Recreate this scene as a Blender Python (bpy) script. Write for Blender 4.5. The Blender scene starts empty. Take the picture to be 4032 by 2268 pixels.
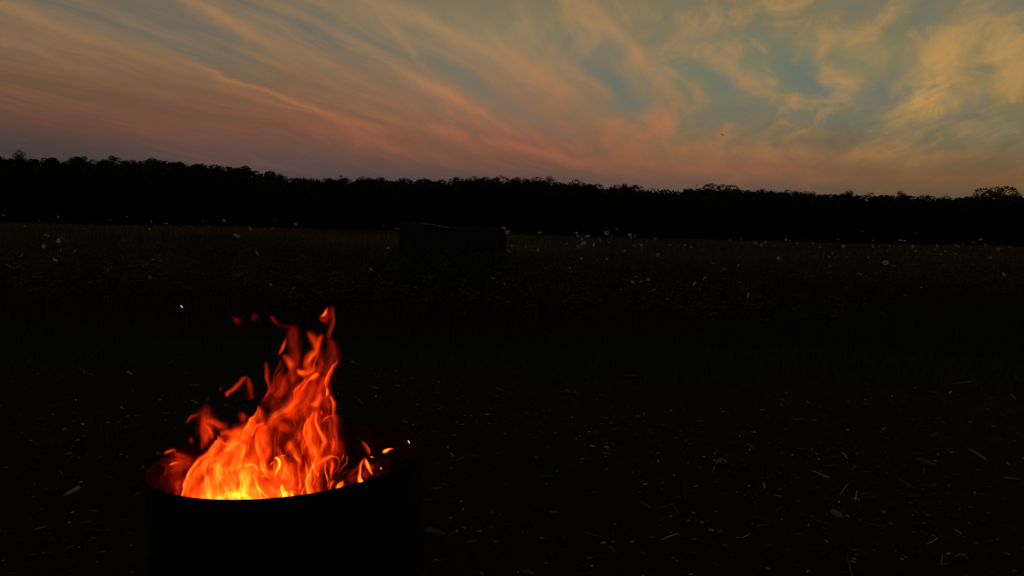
import bpy, math, random
import numpy as np
from mathutils import Vector, Matrix

random.seed(7)
SC = bpy.context.scene
COL = SC.collection
R = math.radians

# ------------------------------------------------------------------ camera, exposure
F_PX, CX, CY = 3046., 2016., 1134.
PITCH, ROLL, CAM_Z = R(4.4), R(1.2), 1.22
fwd = Vector((0, math.cos(PITCH), -math.sin(PITCH)))
r0 = Vector((1, 0, 0)); u0 = r0.cross(fwd)
cam_r = r0*math.cos(ROLL)+u0*math.sin(ROLL); cam_u = -r0*math.sin(ROLL)+u0*math.cos(ROLL)
cd = bpy.data.cameras.new('camera'); cam = bpy.data.objects.new('camera', cd); COL.objects.link(cam)
cd.sensor_width = 36; cd.lens = 36*F_PX/4032; cd.clip_start = .05; cd.clip_end = 3000
cam.matrix_world = Matrix(((cam_r.x, cam_u.x, -fwd.x, 0), (cam_r.y, cam_u.y, -fwd.y, 0), (cam_r.z, cam_u.z, -fwd.z, CAM_Z), (0, 0, 0, 1)))
SC.camera = cam
SC.render.engine = 'CYCLES'
SC.view_settings.view_transform = 'Standard'; SC.view_settings.look = 'None'
SC.view_settings.exposure = 0; SC.view_settings.gamma = 1
SC.cycles.use_denoising = True
SC.cycles.volume_step_rate = 1.0; SC.cycles.volume_max_steps = 512
SC.cycles.max_bounces = 6; SC.cycles.transparent_max_bounces = 160

def ray(px, py):
    return cam_r*((px-CX)/F_PX) - cam_u*((py-CY)/F_PX) + fwd
def at(px, py, Y):
    d = ray(px, py); return Vector((0, 0, CAM_Z)) + d*(Y/d.y)
def on_ground(px, py, z=0.):
    d = ray(px, py); return Vector((0, 0, CAM_Z)) + d*((z-CAM_Z)/d.z)
def azel(px, py):
    d = ray(px, py).normalized(); return math.atan2(d.x, d.y), math.asin(d.z)

# ------------------------------------------------------------------ node helper
class NT:
    def __init__(s, nt): s.t = nt
    def n(s, kind, **kw):
        nd = s.t.nodes.new(kind)
        for k, v in kw.items(): setattr(nd, k, v)
        return nd
    def put(s, sock, v):
        if isinstance(v, bpy.types.NodeSocket): s.t.links.new(v, sock)
        elif v is not None: sock.default_value = v
    def m(s, op, a, b=None, c=None, clamp=False):
        nd = s.n('ShaderNodeMath', operation=op, use_clamp=clamp)
        s.put(nd.inputs[0], a); s.put(nd.inputs[1], b); s.put(nd.inputs[2], c)
        return nd.outputs[0]
    def noise(s, vec, scale, detail=3, rough=.5, lac=2., dist=0., dim='3D'):
        nd = s.n('ShaderNodeTexNoise', noise_dimensions=dim)
        s.put(nd.inputs['Vector'], vec); nd.inputs['Scale'].default_value = scale; nd.inputs['Detail'].default_value = detail
        nd.inputs['Roughness'].default_value = rough; nd.inputs['Lacunarity'].default_value = lac; nd.inputs['Distortion'].default_value = dist
        return nd.outputs['Fac']
    def xyz(s, x, y, z):
        nd = s.n('ShaderNodeCombineXYZ'); s.put(nd.inputs[0], x); s.put(nd.inputs[1], y); s.put(nd.inputs[2], z); return nd.outputs[0]
    def ramp(s, f, stops, interp='LINEAR'):
        nd = s.n('ShaderNodeValToRGB'); nd.color_ramp.interpolation = interp
        e = nd.color_ramp.elements
        while len(e) < len(stops): e.new(.5)
        for i, (p, c) in enumerate(stops):
            e[i].position = p; e[i].color = tuple(c)+(1,) if len(c) == 3 else c
        s.put(nd.inputs[0], f); return nd.outputs[0]
    def mix(s, f, a, b, mode='MIX'):
        nd = s.n('ShaderNodeMix', data_type='RGBA', blend_type=mode)
        s.put(nd.inputs[0], f)
        for q, v in ((6, a), (7, b)):
            if isinstance(v, (tuple, list)): v = tuple(v)+(1,) if len(v) == 3 else v
            s.put(nd.inputs[q], v)
        return nd.outputs[2]
    def maprange(s, v, a, b, c=0., d=1., kind='SMOOTHSTEP'):
        nd = s.n('ShaderNodeMapRange', interpolation_type=kind)
        s.put(nd.inputs[0], v)
        for i, q in enumerate((a, b, c, d)): nd.inputs[i+1].default_value = q
        return nd.outputs[0]

def lin(*c):
    return tuple((x/255/12.92 if x/255 <= .04045 else ((x/255+.055)/1.055)**2.4) for x in c)

# ------------------------------------------------------------------ dusk sky
world = bpy.data.worlds.new('World'); SC.world = world; world.use_nodes = True
def build_sky():
    nt = world.node_tree; nt.nodes.clear(); w = NT(nt)
    out = w.n('ShaderNodeOutputWorld'); bg = w.n('ShaderNodeBackground'); nt.links.new(bg.outputs[0], out.inputs[0])
    tc = w.n('ShaderNodeTexCoord'); D = tc.outputs['Generated']
    nrm = w.n('ShaderNodeVectorMath', operation='NORMALIZE'); nt.links.new(D, nrm.inputs[0])
    sep = w.n('ShaderNodeSeparateXYZ'); nt.links.new(nrm.outputs[0], sep.inputs[0])
    X, Y, Z = sep.outputs
    el = w.m('ARCSINE', Z); az = w.m('ARCTAN2', X, Y)          # az: 0 straight ahead, + to the right
    # coordinates on a flat cloud deck, streaks run towards a point on the horizon right of centre
    zc = w.m('MAXIMUM', w.m('ADD', Z, .075), .02)
    cx = w.m('DIVIDE', X, zc); cy = w.m('DIVIDE', Y, zc)
    A = R(19.)
    along = w.m('ADD', w.m('MULTIPLY', cx, math.sin(A)), w.m('MULTIPLY', cy, math.cos(A)))
    across = w.m('SUBTRACT', w.m('MULTIPLY', cx, math.cos(A)), w.m('MULTIPLY', cy, math.sin(A)))
    wv = w.xyz(w.m('MULTIPLY', along, .3), w.m('MULTIPLY', across, .3), 3.1)
    w1 = w.m('SUBTRACT', w.noise(wv, 1.3, 2), .5); w2 = w.m('SUBTRACT', w.noise(wv, 3.7, 2), .5)
    acw = w.m('ADD', across, w.m('ADD', w.m('MULTIPLY', w1, 1.1), w.m('MULTIPLY', w2, .35)))
    wisps = w.noise(w.xyz(w.m('MULTIPLY', along, .22), w.m('MULTIPLY', acw, 1.0), .7), 1.35, 6, .55)
    fine = w.noise(w.xyz(w.m('MULTIPLY', along, .35), w.m('MULTIPLY', acw, 2.6), 4.7), 1.9, 5, .6)
    fine2 = w.noise(w.xyz(w.m('MULTIPLY', along, .9), w.m('MULTIPLY', w.m('ADD', acw, w.m('MULTIPLY', w.m('SUBTRACT', fine, .5), .25)), 7.), 9.7), 1.7, 6, .62)
    # billowy texture of the right-hand cloud: wavelets lie across the streaks there
    bl = w.noise(w.xyz(w.m('MULTIPLY', az, 7.), w.m('SUBTRACT', w.m('MULTIPLY', el, 24.), w.m('MULTIPLY', az, 13.)), 1.9), 1.2, 6, .58, dist=.5)
    bl2 = w.noise(w.xyz(az, w.m('MULTIPLY', el, 1.5), 8.3), 15., 6, .6, dist=.5)
    # elevation ramps, four azimuths (el 0 .. 0.36 rad mapped to 0..1)
    e01 = w.m('MULTIPLY', el, 1/.40)
    def col(px, rows):
        st = []
        for y, c in rows: st.append((max(0., min(1., azel(px, y)[1]/.40)), lin(*c)))
        st.sort(); return w.ramp(e01, st, 'EASE' if False else 'LINEAR'), azel(px, 400)[0]
    cols = [
      col(0,    [(640,(64,60,58)),(560,(72,62,60)),(470,(98,70,58)),(330,(112,82,62)),(200,(116,90,70)),(90,(116,96,76)),(0,(112,100,82))]),
      col(1000, [(690,(76,66,66)),(600,(98,74,68)),(500,(122,80,62)),(380,(128,92,68)),(250,(120,100,78)),(120,(114,104,90)),(0,(114,104,86))]),
      col(2016, [(710,(88,72,70)),(640,(114,80,66)),(540,(140,92,70)),(420,(146,108,80)),(270,(142,118,90)),(120,(134,120,94)),(0,(128,114,88))]),
      col(2900, [(740,(100,80,68)),(660,(134,92,66)),(560,(134,106,74)),(430,(126,116,86)),(280,(124,122,96)),(120,(130,118,90)),(0,(128,116,86))]),
      col(4000, [(770,(98,82,60)),(700,(122,88,58)),(600,(108,96,68)),(480,(116,110,78)),(330,(138,120,80)),(150,(138,122,82)),(0,(124,114,86))]),
    ]
    c = cols[0][0]
    for k in range(1, len(cols)):
        f = w.maprange(az, cols[k-1][1], cols[k][1], kind='SMOOTHSTEP')
        c = w.mix(f, c, cols[k][0])
    # large soft patches of the cloud cover: (px, py, half length, half height, tilt deg, amount)  + = lit cloud, - = clear gap
    def patches(lst):
        tot = None
        for px, py, a, b, tilt, amt in lst:
            A0, E0 = azel(px, py); t = R(tilt)
            da = w.m('ADD', w.m('SUBTRACT', az, A0), w.m('MULTIPLY', w1x, 105/F_PX)); de = w.m('ADD', w.m('SUBTRACT', el, E0), w.m('MULTIPLY', w2x, 70/F_PX))
            u = w.m('MULTIPLY_ADD', da, math.cos(t)*F_PX/a, w.m('MULTIPLY', de, -math.sin(t)*F_PX/a))
            v = w.m('MULTIPLY_ADD', da, math.sin(t)*F_PX/b, w.m('MULTIPLY', de, math.cos(t)*F_PX/b))
            q = w.m('MULTIPLY_ADD', u, u, w.m('MULTIPLY', v, v))
            g = w.m('MULTIPLY', w.m('EXPONENT', w.m('MULTIPLY', q, -1.)), amt)
            tot = g if tot is None else w.m('ADD', tot, g)
        return tot
    w1x = w.m('SUBTRACT', w.noise(w.xyz(az, el, 1.), 13., 6, .68), .5); w2x = w.m('SUBTRACT', w.noise(w.xyz(az, el, 5.), 15., 6, .68), .5)
    # tilt: degrees the long axis falls towards the right
    gaps = patches([(300,60,260,34,14,.8),(640,140,230,34,20,.8),(900,215,160,30,24,.6),(1120,60,300,40,16,.6),(1430,170,300,50,24,1.),
        (1820,290,260,40,28,.9),(2330,270,150,34,34,1.0),(2440,350,110,30,46,1.0),(2290,180,100,26,20,.5),(3150,290,110,50,42,1.2),(3250,370,60,40,60,.8),(2860,330,180,28,22,.8),(3380,380,120,50,40,.7),(3260,470,220,34,14,.6),(2960,420,160,26,16,.5),(2690,160,70,24,20,.5),
        (2930,130,160,50,20,.45),(3620,90,120,60,20,.55),(4000,160,150,60,-30,.7),(3960,20,130,30,10,.6),(3520,330,90,120,50,.6),(2800,470,220,40,10,.5),
        (2450,430,130,45,20,.55),(3960,520,200,60,0,.55),(2150,500,150,25,25,.35),(60,170,130,22,12,.35),(1700,70,200,24,18,.4),(2650,250,70,40,10,.35)])
    lit = patches([(230,100,330,24,13,.6),(520,215,330,20,14,.4),(120,195,330,14,14,.6),(900,320,260,20,24,.45),(1090,372,300,10,16,1.35),(1450,440,330,16,14,.75),
        (830,60,200,22,28,.6),(1010,150,230,22,24,.55),(1250,240,300,26,22,.4),(1600,60,240,30,22,.6),(1800,140,260,32,25,.7),(2050,240,240,36,34,.7),
        (1630,215,110,13,44,.55),(1860,425,330,18,25,1.15),(1700,330,220,26,24,.6),(2430,140,240,30,42,.7),(2560,280,210,32,46,.6),(2425,470,26,55,72,.7),
        (2960,340,110,34,28,.8),(2830,250,170,30,24,.6),(2650,80,200,46,20,.45),(3330,320,60,46,50,.6),(3340,180,160,50,10,.5),(3690,290,190,64,-62,1.35),
        (3760,440,190,60,28,.8),(3900,360,190,34,-28,.6),(3790,130,160,50,-40,.4),(3480,60,180,26,-32,.5),(3500,470,60,40,30,.35),
        (2050,585,420,18,12,.55),(2500,640,500,18,5,.3),(3400,620,300,26,2,.35),(3850,610,230,26,-2,.45),(1500,560,400,24,12,.3),(300,400,500,16,8,.2)])
    gmask = w.m('MULTIPLY', gaps, w.maprange(fine, .25, .65, .75, 1.12))
    c = w.mix(w.m('MULTIPLY', gmask, .55, clamp=True), c, w.mix(w.maprange(az, -.5, .35), lin(98,102,94), lin(98,112,106)))
    # the warm light on the cirrus: redder low down, golden high on the right
    warm = w.mix(w.maprange(el, R(4.5), R(15)), lin(178,104,70), lin(178,136,88))
    warm = w.mix(w.maprange(az, .15, .45), warm, w.mix(w.maprange(el, R(3.5), R(8)), lin(168,110,62), lin(194,148,82)))
    warm = w.mix(w.maprange(az, -.1, -.5), warm, w.mix(w.maprange(el, R(5), R(13)), lin(140,82,60), lin(164,124,82)))
    tex = w.mix(w.maprange(az, .22, .42), w.maprange(wisps, .3, .7, .6, 1.3, 'LINEAR'), w.maprange(bl, .3, .7, .35, 1.5, 'LINEAR'))
    c = w.mix(w.m('MULTIPLY', w.m('MULTIPLY', lit, tex), .52, clamp=True), c, warm)
    # overall streak texture
    st = w.m('ADD', w.m('MULTIPLY', w.m('SUBTRACT', wisps, .5), .85), w.m('MULTIPLY', w.m('SUBTRACT', fine, .5), .95))
    st = w.m('ADD', st, w.m('MULTIPLY', w.m('SUBTRACT', fine2, .5), .6))
    st = w.m('ADD', st, w.m('MULTIPLY', w.m('SUBTRACT', bl2, .5), w.maprange(az, -.1, .35, .3, 1.9)))
    fade = w.m('MULTIPLY', w.maprange(el, R(3.5), R(8), .3, 1.), w.maprange(az, -.55, .1, .85, 1.))
    st = w.m('MULTIPLY', st, fade)
    pos = w.m('MAXIMUM', st, 0.); neg = w.m('MULTIPLY', w.m('MINIMUM', st, 0.), -1.)
    c = w.mix(w.m('MULTIPLY', pos, 1.45, clamp=True), c, warm)
    c = w.mix(w.m('MULTIPLY', neg, 1.7, clamp=True), c, w.mix(w.maprange(w.m('ADD', el, w.maprange(az, -.45, .1, 0., .07)), R(7.5), R(14)), lin(92,72,64), lin(104,112,100)))
    # dusk: the sky overhead and behind is deeper and bluer
    up = w.maprange(el, R(19), R(58))
    c = w.mix(up, c, lin(32, 37, 46))
    back = w.maprange(w.m('ABSOLUTE', az), R(50), R(130))
    c = w.mix(w.m('MULTIPLY', back, .85), c, lin(32, 32, 39))
    c = w.mix(w.maprange(el, R(-.5), R(-3)), c, lin(14, 13, 10))
    nt.links.new(c, bg.inputs[0]); bg.inputs[1].default_value = 1.0
    world.cycles.sampling_method = 'MANUAL'; world.cycles.sample_map_resolution = 512
build_sky()

# last afterglow: the sun is down, beyond the right edge of the view
sd = bpy.data.lights.new('sun', 'SUN'); sun = bpy.data.objects.new('sun', sd); COL.objects.link(sun)
sd.energy = .05; sd.angle = R(20); sd.color = (1, .78, .58)
sun.rotation_euler = Vector((-math.sin(R(48)), -math.cos(R(48)), -math.sin(R(7)))).to_track_quat('-Z', 'Y').to_euler()

# ------------------------------------------------------------------ building helpers
def tag(o, label=None, cat=None, group=None, kind=None):
    for k, v in (('label', label), ('category', cat), ('group', group), ('kind', kind)):
        if v: o[k] = v
    return o
def mesh_obj(name, V, Fc, mat, parent=None, smooth=False, cols=None):
    me = bpy.data.meshes.new(name)
    if isinstance(V, np.ndarray) and isinstance(Fc, np.ndarray):
        nf, k = Fc.shape
        me.vertices.add(len(V)); me.vertices.foreach_set('co', V.astype(np.float32).ravel())
        me.loops.add(nf*k); me.loops.foreach_set('vertex_index', Fc.astype(np.int32).ravel())
        me.polygons.add(nf); me.polygons.foreach_set('loop_start', np.arange(0, nf*k, k, dtype=np.int32))
        me.update(calc_edges=True)
    else:
        me.from_pydata([tuple(v) for v in V], [], [tuple(f) for f in Fc]); me.update()
    if cols is not None:
        a = me.color_attributes.new('tint', 'FLOAT_COLOR', 'POINT'); c4 = np.ones((len(V), 4), np.float32); c4[:, :3] = cols
        a.data.foreach_set('color', c4.ravel())
    if smooth: me.polygons.foreach_set('use_smooth', [True]*len(me.polygons))
    me.materials.append(mat)
    o = bpy.data.objects.new(name, me); COL.objects.link(o)
    if parent: o.parent = parent
    return o
def empty(name, loc, label=None, cat=None, group=None):
    o = bpy.data.objects.new(name, None); o.location = loc; o.empty_display_size = .05; COL.objects.link(o)
    return tag(o, label, cat, group)
def mat_new(name):
    m = bpy.data.materials.new(name); m.use_nodes = True; m.node_tree.nodes.clear(); w = NT(m.node_tree)
    out = w.n('ShaderNodeOutputMaterial'); b = w.n('ShaderNodeBsdfPrincipled'); m.node_tree.links.new(b.outputs[0], out.inputs[0])
    return m, w, b, out
def mat_noise(name, c1, c2, scale=8., rough=.85, bump=0., coord='Object', spec=.3, c3=None):
    m, w, b, out = mat_new(name)
    v = w.n('ShaderNodeTexCoord').outputs[coord]
    f = w.noise(v, scale, 6, .62)
    st = [(.3, c1), (.68, c2)] if c3 is None else [(.28, c1), (.5, c2), (.7, c3)]
    w.put(b.inputs['Base Color'], w.ramp(f, st)); b.inputs['Roughness'].default_value = rough; b.inputs['Specular IOR Level'].default_value = spec
    if bump:
        bp = w.n('ShaderNodeBump'); bp.inputs['Strength'].default_value = bump; bp.inputs['Distance'].default_value = .02
        w.put(bp.inputs['Height'], w.noise(v, scale*3, 6, .6)); w.put(b.inputs['Normal'], bp.outputs[0])
    return m
def mat_tint(name, rough=.8, transl=.0, spec=.2, noise=0.):
    """base colour carried by the 'tint' attribute of the pieces"""
    m, w, b, out = mat_new(name)
    a = w.n('ShaderNodeAttribute', attribute_name='tint')
    c = a.outputs['Color']
    w.put(b.inputs['Base Color'], c); b.inputs['Roughness'].default_value = rough; b.inputs['Specular IOR Level'].default_value = spec
    if transl:
        tr = w.n('ShaderNodeBsdfTranslucent'); w.put(tr.inputs[0], c); mx = w.n('ShaderNodeMixShader'); mx.inputs[0].default_value = transl
        m.node_tree.links.new(b.outputs[0], mx.inputs[1]); m.node_tree.links.new(tr.outputs[0], mx.inputs[2]); m.node_tree.links.new(mx.outputs[0], out.inputs[0])
    return m
# ---- flame strokes: spines traced on the blaze, in units of 1/1.61 photo pixel, (x, y, half width, strength)
def _A(x, y): return 500 + x/1.61, 1150 + y/1.61
# (mode, depth offset m, depth half thickness m, [(x,y,hw,I),...])   mode: f soft ribbon, h hollow tongue, l / r bright left / right edge
STROKES = [
 # crest
 ('r',.02,.02,[(1290,84,10,.10),(1300,130,20,.26),(1302,190,22,.28),(1288,250,20,.22),(1284,300,22,.16)]),
 ('f',.02,.012,[(1276,92,4,.5),(1258,118,9,1.5),(1238,142,11,1.5),(1216,160,12,.5)]),
 ('f',.02,.02,[(1212,160,10,.25),(1245,172,14,.3),(1285,180,16,.22)]),
 ('f',.03,.02,[(1275,100,12,.2),(1262,150,22,.3),(1268,175,20,.2)]),
 ('f',.05,.03,[(1284,260,26,.14),(1300,340,32,.16),(1296,420,42,.17),(1262,490,58,.18),(1230,560,60,.14)]),
 ('f',.02,.02,[(1146,238,12,.32),(1158,278,20,.5),(1188,322,30,.62),(1196,372,32,.62),(1168,424,34,.6),(1142,470,34,.55),(1136,505,30,.5)]),
 ('f',.02,.02,[(1238,252,16,.34),(1224,292,22,.46),(1212,340,20,.4),(1208,390,12,.3)]),
 ('f',.01,.01,[(1216,340,5,.3),(1192,396,9,.8),(1160,438,10,.85),(1140,466,7,.5)]),
 ('f',.01,.01,[(1218,360,4,.3),(1208,420,5,.6),(1186,470,5,.6),(1172,508,5,.4)]),
 # knot
 ('f',.0,.015,[(1078,476,5,.5),(1104,498,15,1.0),(1136,512,26,.9),(1166,500,30,.7),(1180,450,26,.4)]),
 ('f',.0,.015,[(1206,520,12,.6),(1192,538,18,1.2),(1166,548,15,1.1),(1140,566,8,.9),(1112,604,7,.8),(1090,650,6,.6)]),
 ('f',.0,.01,[(1150,528,6,.6),(1118,560,7,.8),(1086,600,7,.8),(1066,640,6,.7),(1056,680,7,.5)]),
 # right tongue
 ('l',-.02,.02,[(1348,402,2,.15),(1332,440,9,.5),(1306,480,15,.75),(1284,530,17,.8),(1274,590,15,.9),(1270,640,14,.7)]),
 ('f',-.02,.012,[(1280,596,5,.6),(1276,632,10,2.4),(1266,664,6,.8),(1252,690,4,.3)]),
 ('l',-.02,.015,[(1282,640,6,.6),(1298,680,11,.85),(1314,720,12,.7),(1322,770,10,.5),(1322,840,8,.35)]),
 ('f',.03,.04,[(1252,520,24,.2),(1244,600,30,.26),(1262,700,40,.34),(1290,760,36,.3)]),
 # tall rising sheets, centre
 ('f',.05,.03,[(1092,205,16,.10),(1062,245,36,.2),(1052,300,38,.2),(1066,360,34,.19),(1070,430,32,.22),(1040,500,36,.22)]),
 ('r',.06,.02,[(1003,276,3,.3),(1002,310,9,.85),(990,346,14,.8),(974,378,14,.5),(962,400,10,.2)]),
 ('f',.04,.02,[(990,384,14,.3),(1016,416,24,.55),(1040,446,26,.62),(1050,486,20,.4),(1046,540,22,.34),(1030,580,24,.3)]),
 ('f',.04,.03,[(1030,560,28,.26),(1000,610,34,.34),(966,650,26,.28),(940,680,16,.14)]),
 ('f',.03,.03,[(1130,520,34,.3),(1104,590,36,.4),(1082,650,42,.5),(1040,720,46,.62),(985,780,46,.68),(930,812,38,.66),(880,842,30,.55),(835,900,24,.4)]),
 ('f',.03,.03,[(1200,560,36,.26),(1176,640,50,.3),(1110,720,56,.36),(1060,780,60,.38),(1050,840,50,.3)]),
 ('f',.0,.012,[(1062,640,4,.4),(1056,690,6,.9),(1040,740,8,.7),(1010,780,10,.4)]),
 ('f',.06,.02,[(866,430,5,.15),(872,470,11,.28),(888,530,18,.34),(908,580,18,.38),(908,630,16,.34),(888,680,12,.22),(862,712,8,.1)]),
 ('f',.05,.02,[(760,532,5,.3),(742,556,11,.42),(708,592,13,.5),(676,624,13,.52),(648,652,14,.6),(636,664,8,.3)]),
 ('f',.06,.03,[(758,530,5,.2),(766,580,14,.3),(768,640,20,.18),(770,690,24,.08)]),
 ('f',.07,.03,[(690,768,14,.2),(720,790,22,.35),(744,812,26,.35),(772,820,20,.25)]),
 # scraps that have broken away
 ('f',.09,.02,[(658,144,10,.05),(684,166,20,.12),(702,188,22,.15),(722,214,14,.06)]),
 ('f',.11,.02,[(790,128,12,.04),(806,152,22,.1),(822,182,20,.06)]),
 ('f',.09,.02,[(914,146,8,.05),(928,168,18,.17),(940,192,17,.15),(965,212,14,.08),(1010,218,16,.06),(1060,222,20,.08)]),
 ('f',.08,.02,[(600,588,8,.12),(592,612,12,.14),(584,630,8,.05)]),
 ('f',.08,.02,[(410,912,12,.15),(402,940,15,.2),(408,966,12,.08)]),
 # left peaks, dim
 ('f',.05,.03,[(492,700,26,.07),(500,760,40,.2),(502,820,42,.34),(504,880,36,.42),(494,940,30,.36),(488,1000,28,.3)]),
 ('f',.05,.03,[(498,828,10,.5),(540,822,24,.62),(590,846,28,.42),(640,864,24,.26)]),
 ('f',.04,.02,[(500,826,6,.4),(512,862,8,.6),(530,900,10,.6),(548,940,10,.55)]),
 ('f',.06,.02,[(368,834,5,.4),(388,812,10,.42),(414,790,13,.3),(452,778,22,.18),(480,770,24,.12)]),
 ('r',.05,.02,[(474,800,6,.2),(470,880,8,.22),(466,960,8,.22),(474,1020,8,.2)]),
 # low red tongues against the left wall, doubling as its painted glow
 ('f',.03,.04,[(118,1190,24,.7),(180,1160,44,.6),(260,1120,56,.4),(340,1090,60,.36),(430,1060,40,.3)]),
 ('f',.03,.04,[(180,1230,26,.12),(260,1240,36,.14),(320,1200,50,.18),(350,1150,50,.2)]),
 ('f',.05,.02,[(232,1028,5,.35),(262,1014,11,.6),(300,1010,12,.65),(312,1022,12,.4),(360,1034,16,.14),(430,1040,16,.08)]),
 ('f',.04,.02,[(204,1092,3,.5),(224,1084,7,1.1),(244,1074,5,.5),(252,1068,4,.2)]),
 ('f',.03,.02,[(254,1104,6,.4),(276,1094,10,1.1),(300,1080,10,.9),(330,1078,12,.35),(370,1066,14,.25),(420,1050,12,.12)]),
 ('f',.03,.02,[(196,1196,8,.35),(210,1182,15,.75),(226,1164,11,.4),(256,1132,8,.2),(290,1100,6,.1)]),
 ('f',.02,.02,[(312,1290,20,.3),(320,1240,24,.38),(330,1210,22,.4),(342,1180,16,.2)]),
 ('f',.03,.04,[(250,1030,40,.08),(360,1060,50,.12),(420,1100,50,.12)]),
 # big left sheet with bright leading edge
 ('l',-.06,.03,[(372,1300,36,1.2),(378,1240,36,1.25),(404,1180,40,1.2),(440,1130,44,1.1),(490,1080,44,1.1),(540,1040,38,1.15),(572,980,34,1.1),(590,930,28,1.1),(572,900,10,.9)]),
 ('f',-.06,.02,[(405,1172,10,.6),(440,1140,10,.7),(480,1120,12,.8),(520,1090,18,1.0),(560,1060,24,1.1),(590,1020,30,1.0)]),
 ('f',.0,.03,[(440,1300,46,.38),(440,1230,40,.34),(450,1180,34,.3)]),
 # arch
 ('f',-.04,.012,[(564,892,4,.8),(578,922,7,1.0),(604,946,8,1.15),(636,960,6,.9),(668,968,5,.95),(700,960,5,.95),(722,940,7,1.2),(732,914,5,.6)]),
 ('f',-.03,.02,[(580,900,14,.5),(630,890,24,.62),(690,884,28,.62),(740,868,32,.6)]),
 ('l',-.02,.02,[(838,700,4,.15),(832,734,16,.5),(812,780,22,.85),(786,830,30,.95),(768,880,32,1.0),(752,930,30,.9),(740,960,20,.6)]),
 ('r',-.02,.02,[(862,796,3,.4),(840,820,10,.8),(806,850,16,1.0),(786,890,16,1.0),(774,940,12,.8)]),
 ('f',.02,.03,[(850,700,12,.12),(846,760,26,.34),(850,830,34,.46),(842,900,36,.5),(836,970,34,.4)]),
 # main body
 ('r',-.05,.03,[(600,960,40,.8),(660,990,52,.9),(700,1010,50,1.0),(690,1080,52,1.0),(668,1150,50,.9)]),
 ('r',-.05,.015,[(738,950,5,.9),(742,990,12,1.35),(736,1040,14,1.3),(720,1090,14,1.0),(700,1130,12,.7)]),
 ('l',-.06,.02,[(496,1140,8,1.6),(508,1190,20,1.7),(524,1240,32,1.8),(540,1300,44,1.9)]),
 ('l',-.05,.02,[(504,1126,14,1.0),(550,1110,18,1.1),(580,1150,18,1.2),(612,1200,20,1.2),(640,1250,20,1.3),(668,1300,22,1.5)]),
 ('f',-.05,.02,[(500,1140,6,1.0),(530,1112,9,1.4),(566,1098,7,1.2),(580,1124,5,.8),(590,1160,5,.7)]),
 ('f',-.04,.02,[(568,1140,4,.5),(574,1200,6,.9),(578,1250,6,1.0),(584,1300,8,1.2)]),
 ('f',.0,.05,[(560,1040,44,.6),(600,1120,64,.7),(640,1200,80,.8),(680,1290,90,1.0)]),
 ('r',-.03,.02,[(620,1080,14,.5),(640,1130,16,.7),(640,1170,16,.7)]),
 ('f',-.03,.02,[(646,1040,7,.4),(634,1090,7,.6),(634,1140,8,.6),(650,1190,9,.7),(684,1240,9,1.0)]),
 ('f',-.05,.02,[(690,1020,7,.5),(672,1070,8,.8),(670,1120,9,.9),(690,1170,10,1.0),(716,1220,14,1.3)]),
 ('l',-.06,.03,[(716,1108,18,1.5),(738,1150,36,2.0),(748,1210,44,2.3),(752,1280,50,2.7)]),
 ('f',-.06,.02,[(716,1106,10,1.1),(760,1100,14,1.5),(800,1098,16,1.7),(822,1118,16,1.7),(828,1150,12,1.2)]),
 ('f',-.06,.04,[(620,1300,24,1.6),(670,1290,26,2.2),(720,1288,26,2.6),(760,1296,20,1.8)]),
 ('f',-.04,.03,[(540,1306,12,1.0),(640,1310,10,1.7),(760,1310,10,1.7),(860,1304,8,1.4)]),
 ('r',-.04,.03,[(770,1150,40,1.0),(790,1210,40,1.2),(800,1270,46,1.4),(810,1310,46,1.4)]),
 # centre right of body
 ('l',-.05,.02,[(826,850,8,.4),(826,920,14,.9),(832,980,18,1.1),(844,1040,22,1.3),(868,1100,26,1.5),(892,1150,20,1.6),(906,1200,8,1.2)]),
 ('f',-.03,.03,[(850,880,40,.5),(872,950,42,.55),(876,1010,34,.5),(880,1060,30,.5)]),
 ('f',-.05,.02,[(818,1218,6,1.8),(836,1250,7,2.0),(858,1278,8,1.9),(888,1304,8,1.5)]),
 ('f',-.04,.02,[(826,1196,6,.9),(850,1180,8,1.1),(880,1168,10,1.1),(906,1180,12,1.2),(940,1200,14,1.2)]),
 ('f',-.03,.05,[(860,1230,44,.8),(900,1240,48,.8),(930,1270,44,.9)]),
 ('f',.0,.03,[(930,840,24,.5),(980,850,34,.55),(1000,880,26,.4),(1010,920,20,.35)]),
 ('f',.0,.03,[(920,870,12,.4),(900,920,16,.45),(900,960,16,.4)]),
 ('f',.0,.03,[(1010,930,20,.5),(1024,970,32,.75),(1060,1020,34,.75),(1090,1080,26,.6),(1110,1120,16,.35)]),
 ('f',-.05,.02,[(1024,1030,4,.4),(1050,1040,7,.9),(1070,1060,9,1.1),(1084,1086,8,.8),(1096,1110,5,.3)]),
 ('f',-.02,.05,[(960,960,20,.4),(960,1010,30,.5),(990,1080,52,.8),(1000,1150,60,.85),(990,1220,60,.85)]),
 ('f',-.06,.015,[(932,1044,6,2.2),(950,1052,12,4.4),(966,1070,11,4.6),(962,1100,9,3.6),(948,1140,7,2.6),(936,1180,5,1.4),(924,1206,4,.6)]),
 ('f',-.06,.012,[(960,1042,5,1.6),(986,1038,5,1.5),(1004,1030,4,.8),(1016,1022,3,.3)]),
 ('f',-.05,.012,[(905,1110,6,.6),(925,1084,9,1.0),(944,1070,9,1.2)]),
 ('l',-.06,.02,[(1000,1216,8,2.6),(988,1238,20,4.0),(998,1264,20,4.6),(1010,1298,24,4.8)]),
 ('f',-.06,.015,[(1052,1236,3,1.2),(1050,1270,5,3.6),(1046,1298,9,4.6)]),
 ('f',-.05,.02,[(1010,1280,12,2.4),(1034,1290,8,2.0)]),
 ('f',-.03,.04,[(1040,1180,30,.55),(1070,1230,34,.6),(1090,1270,34,.7)]),
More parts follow.
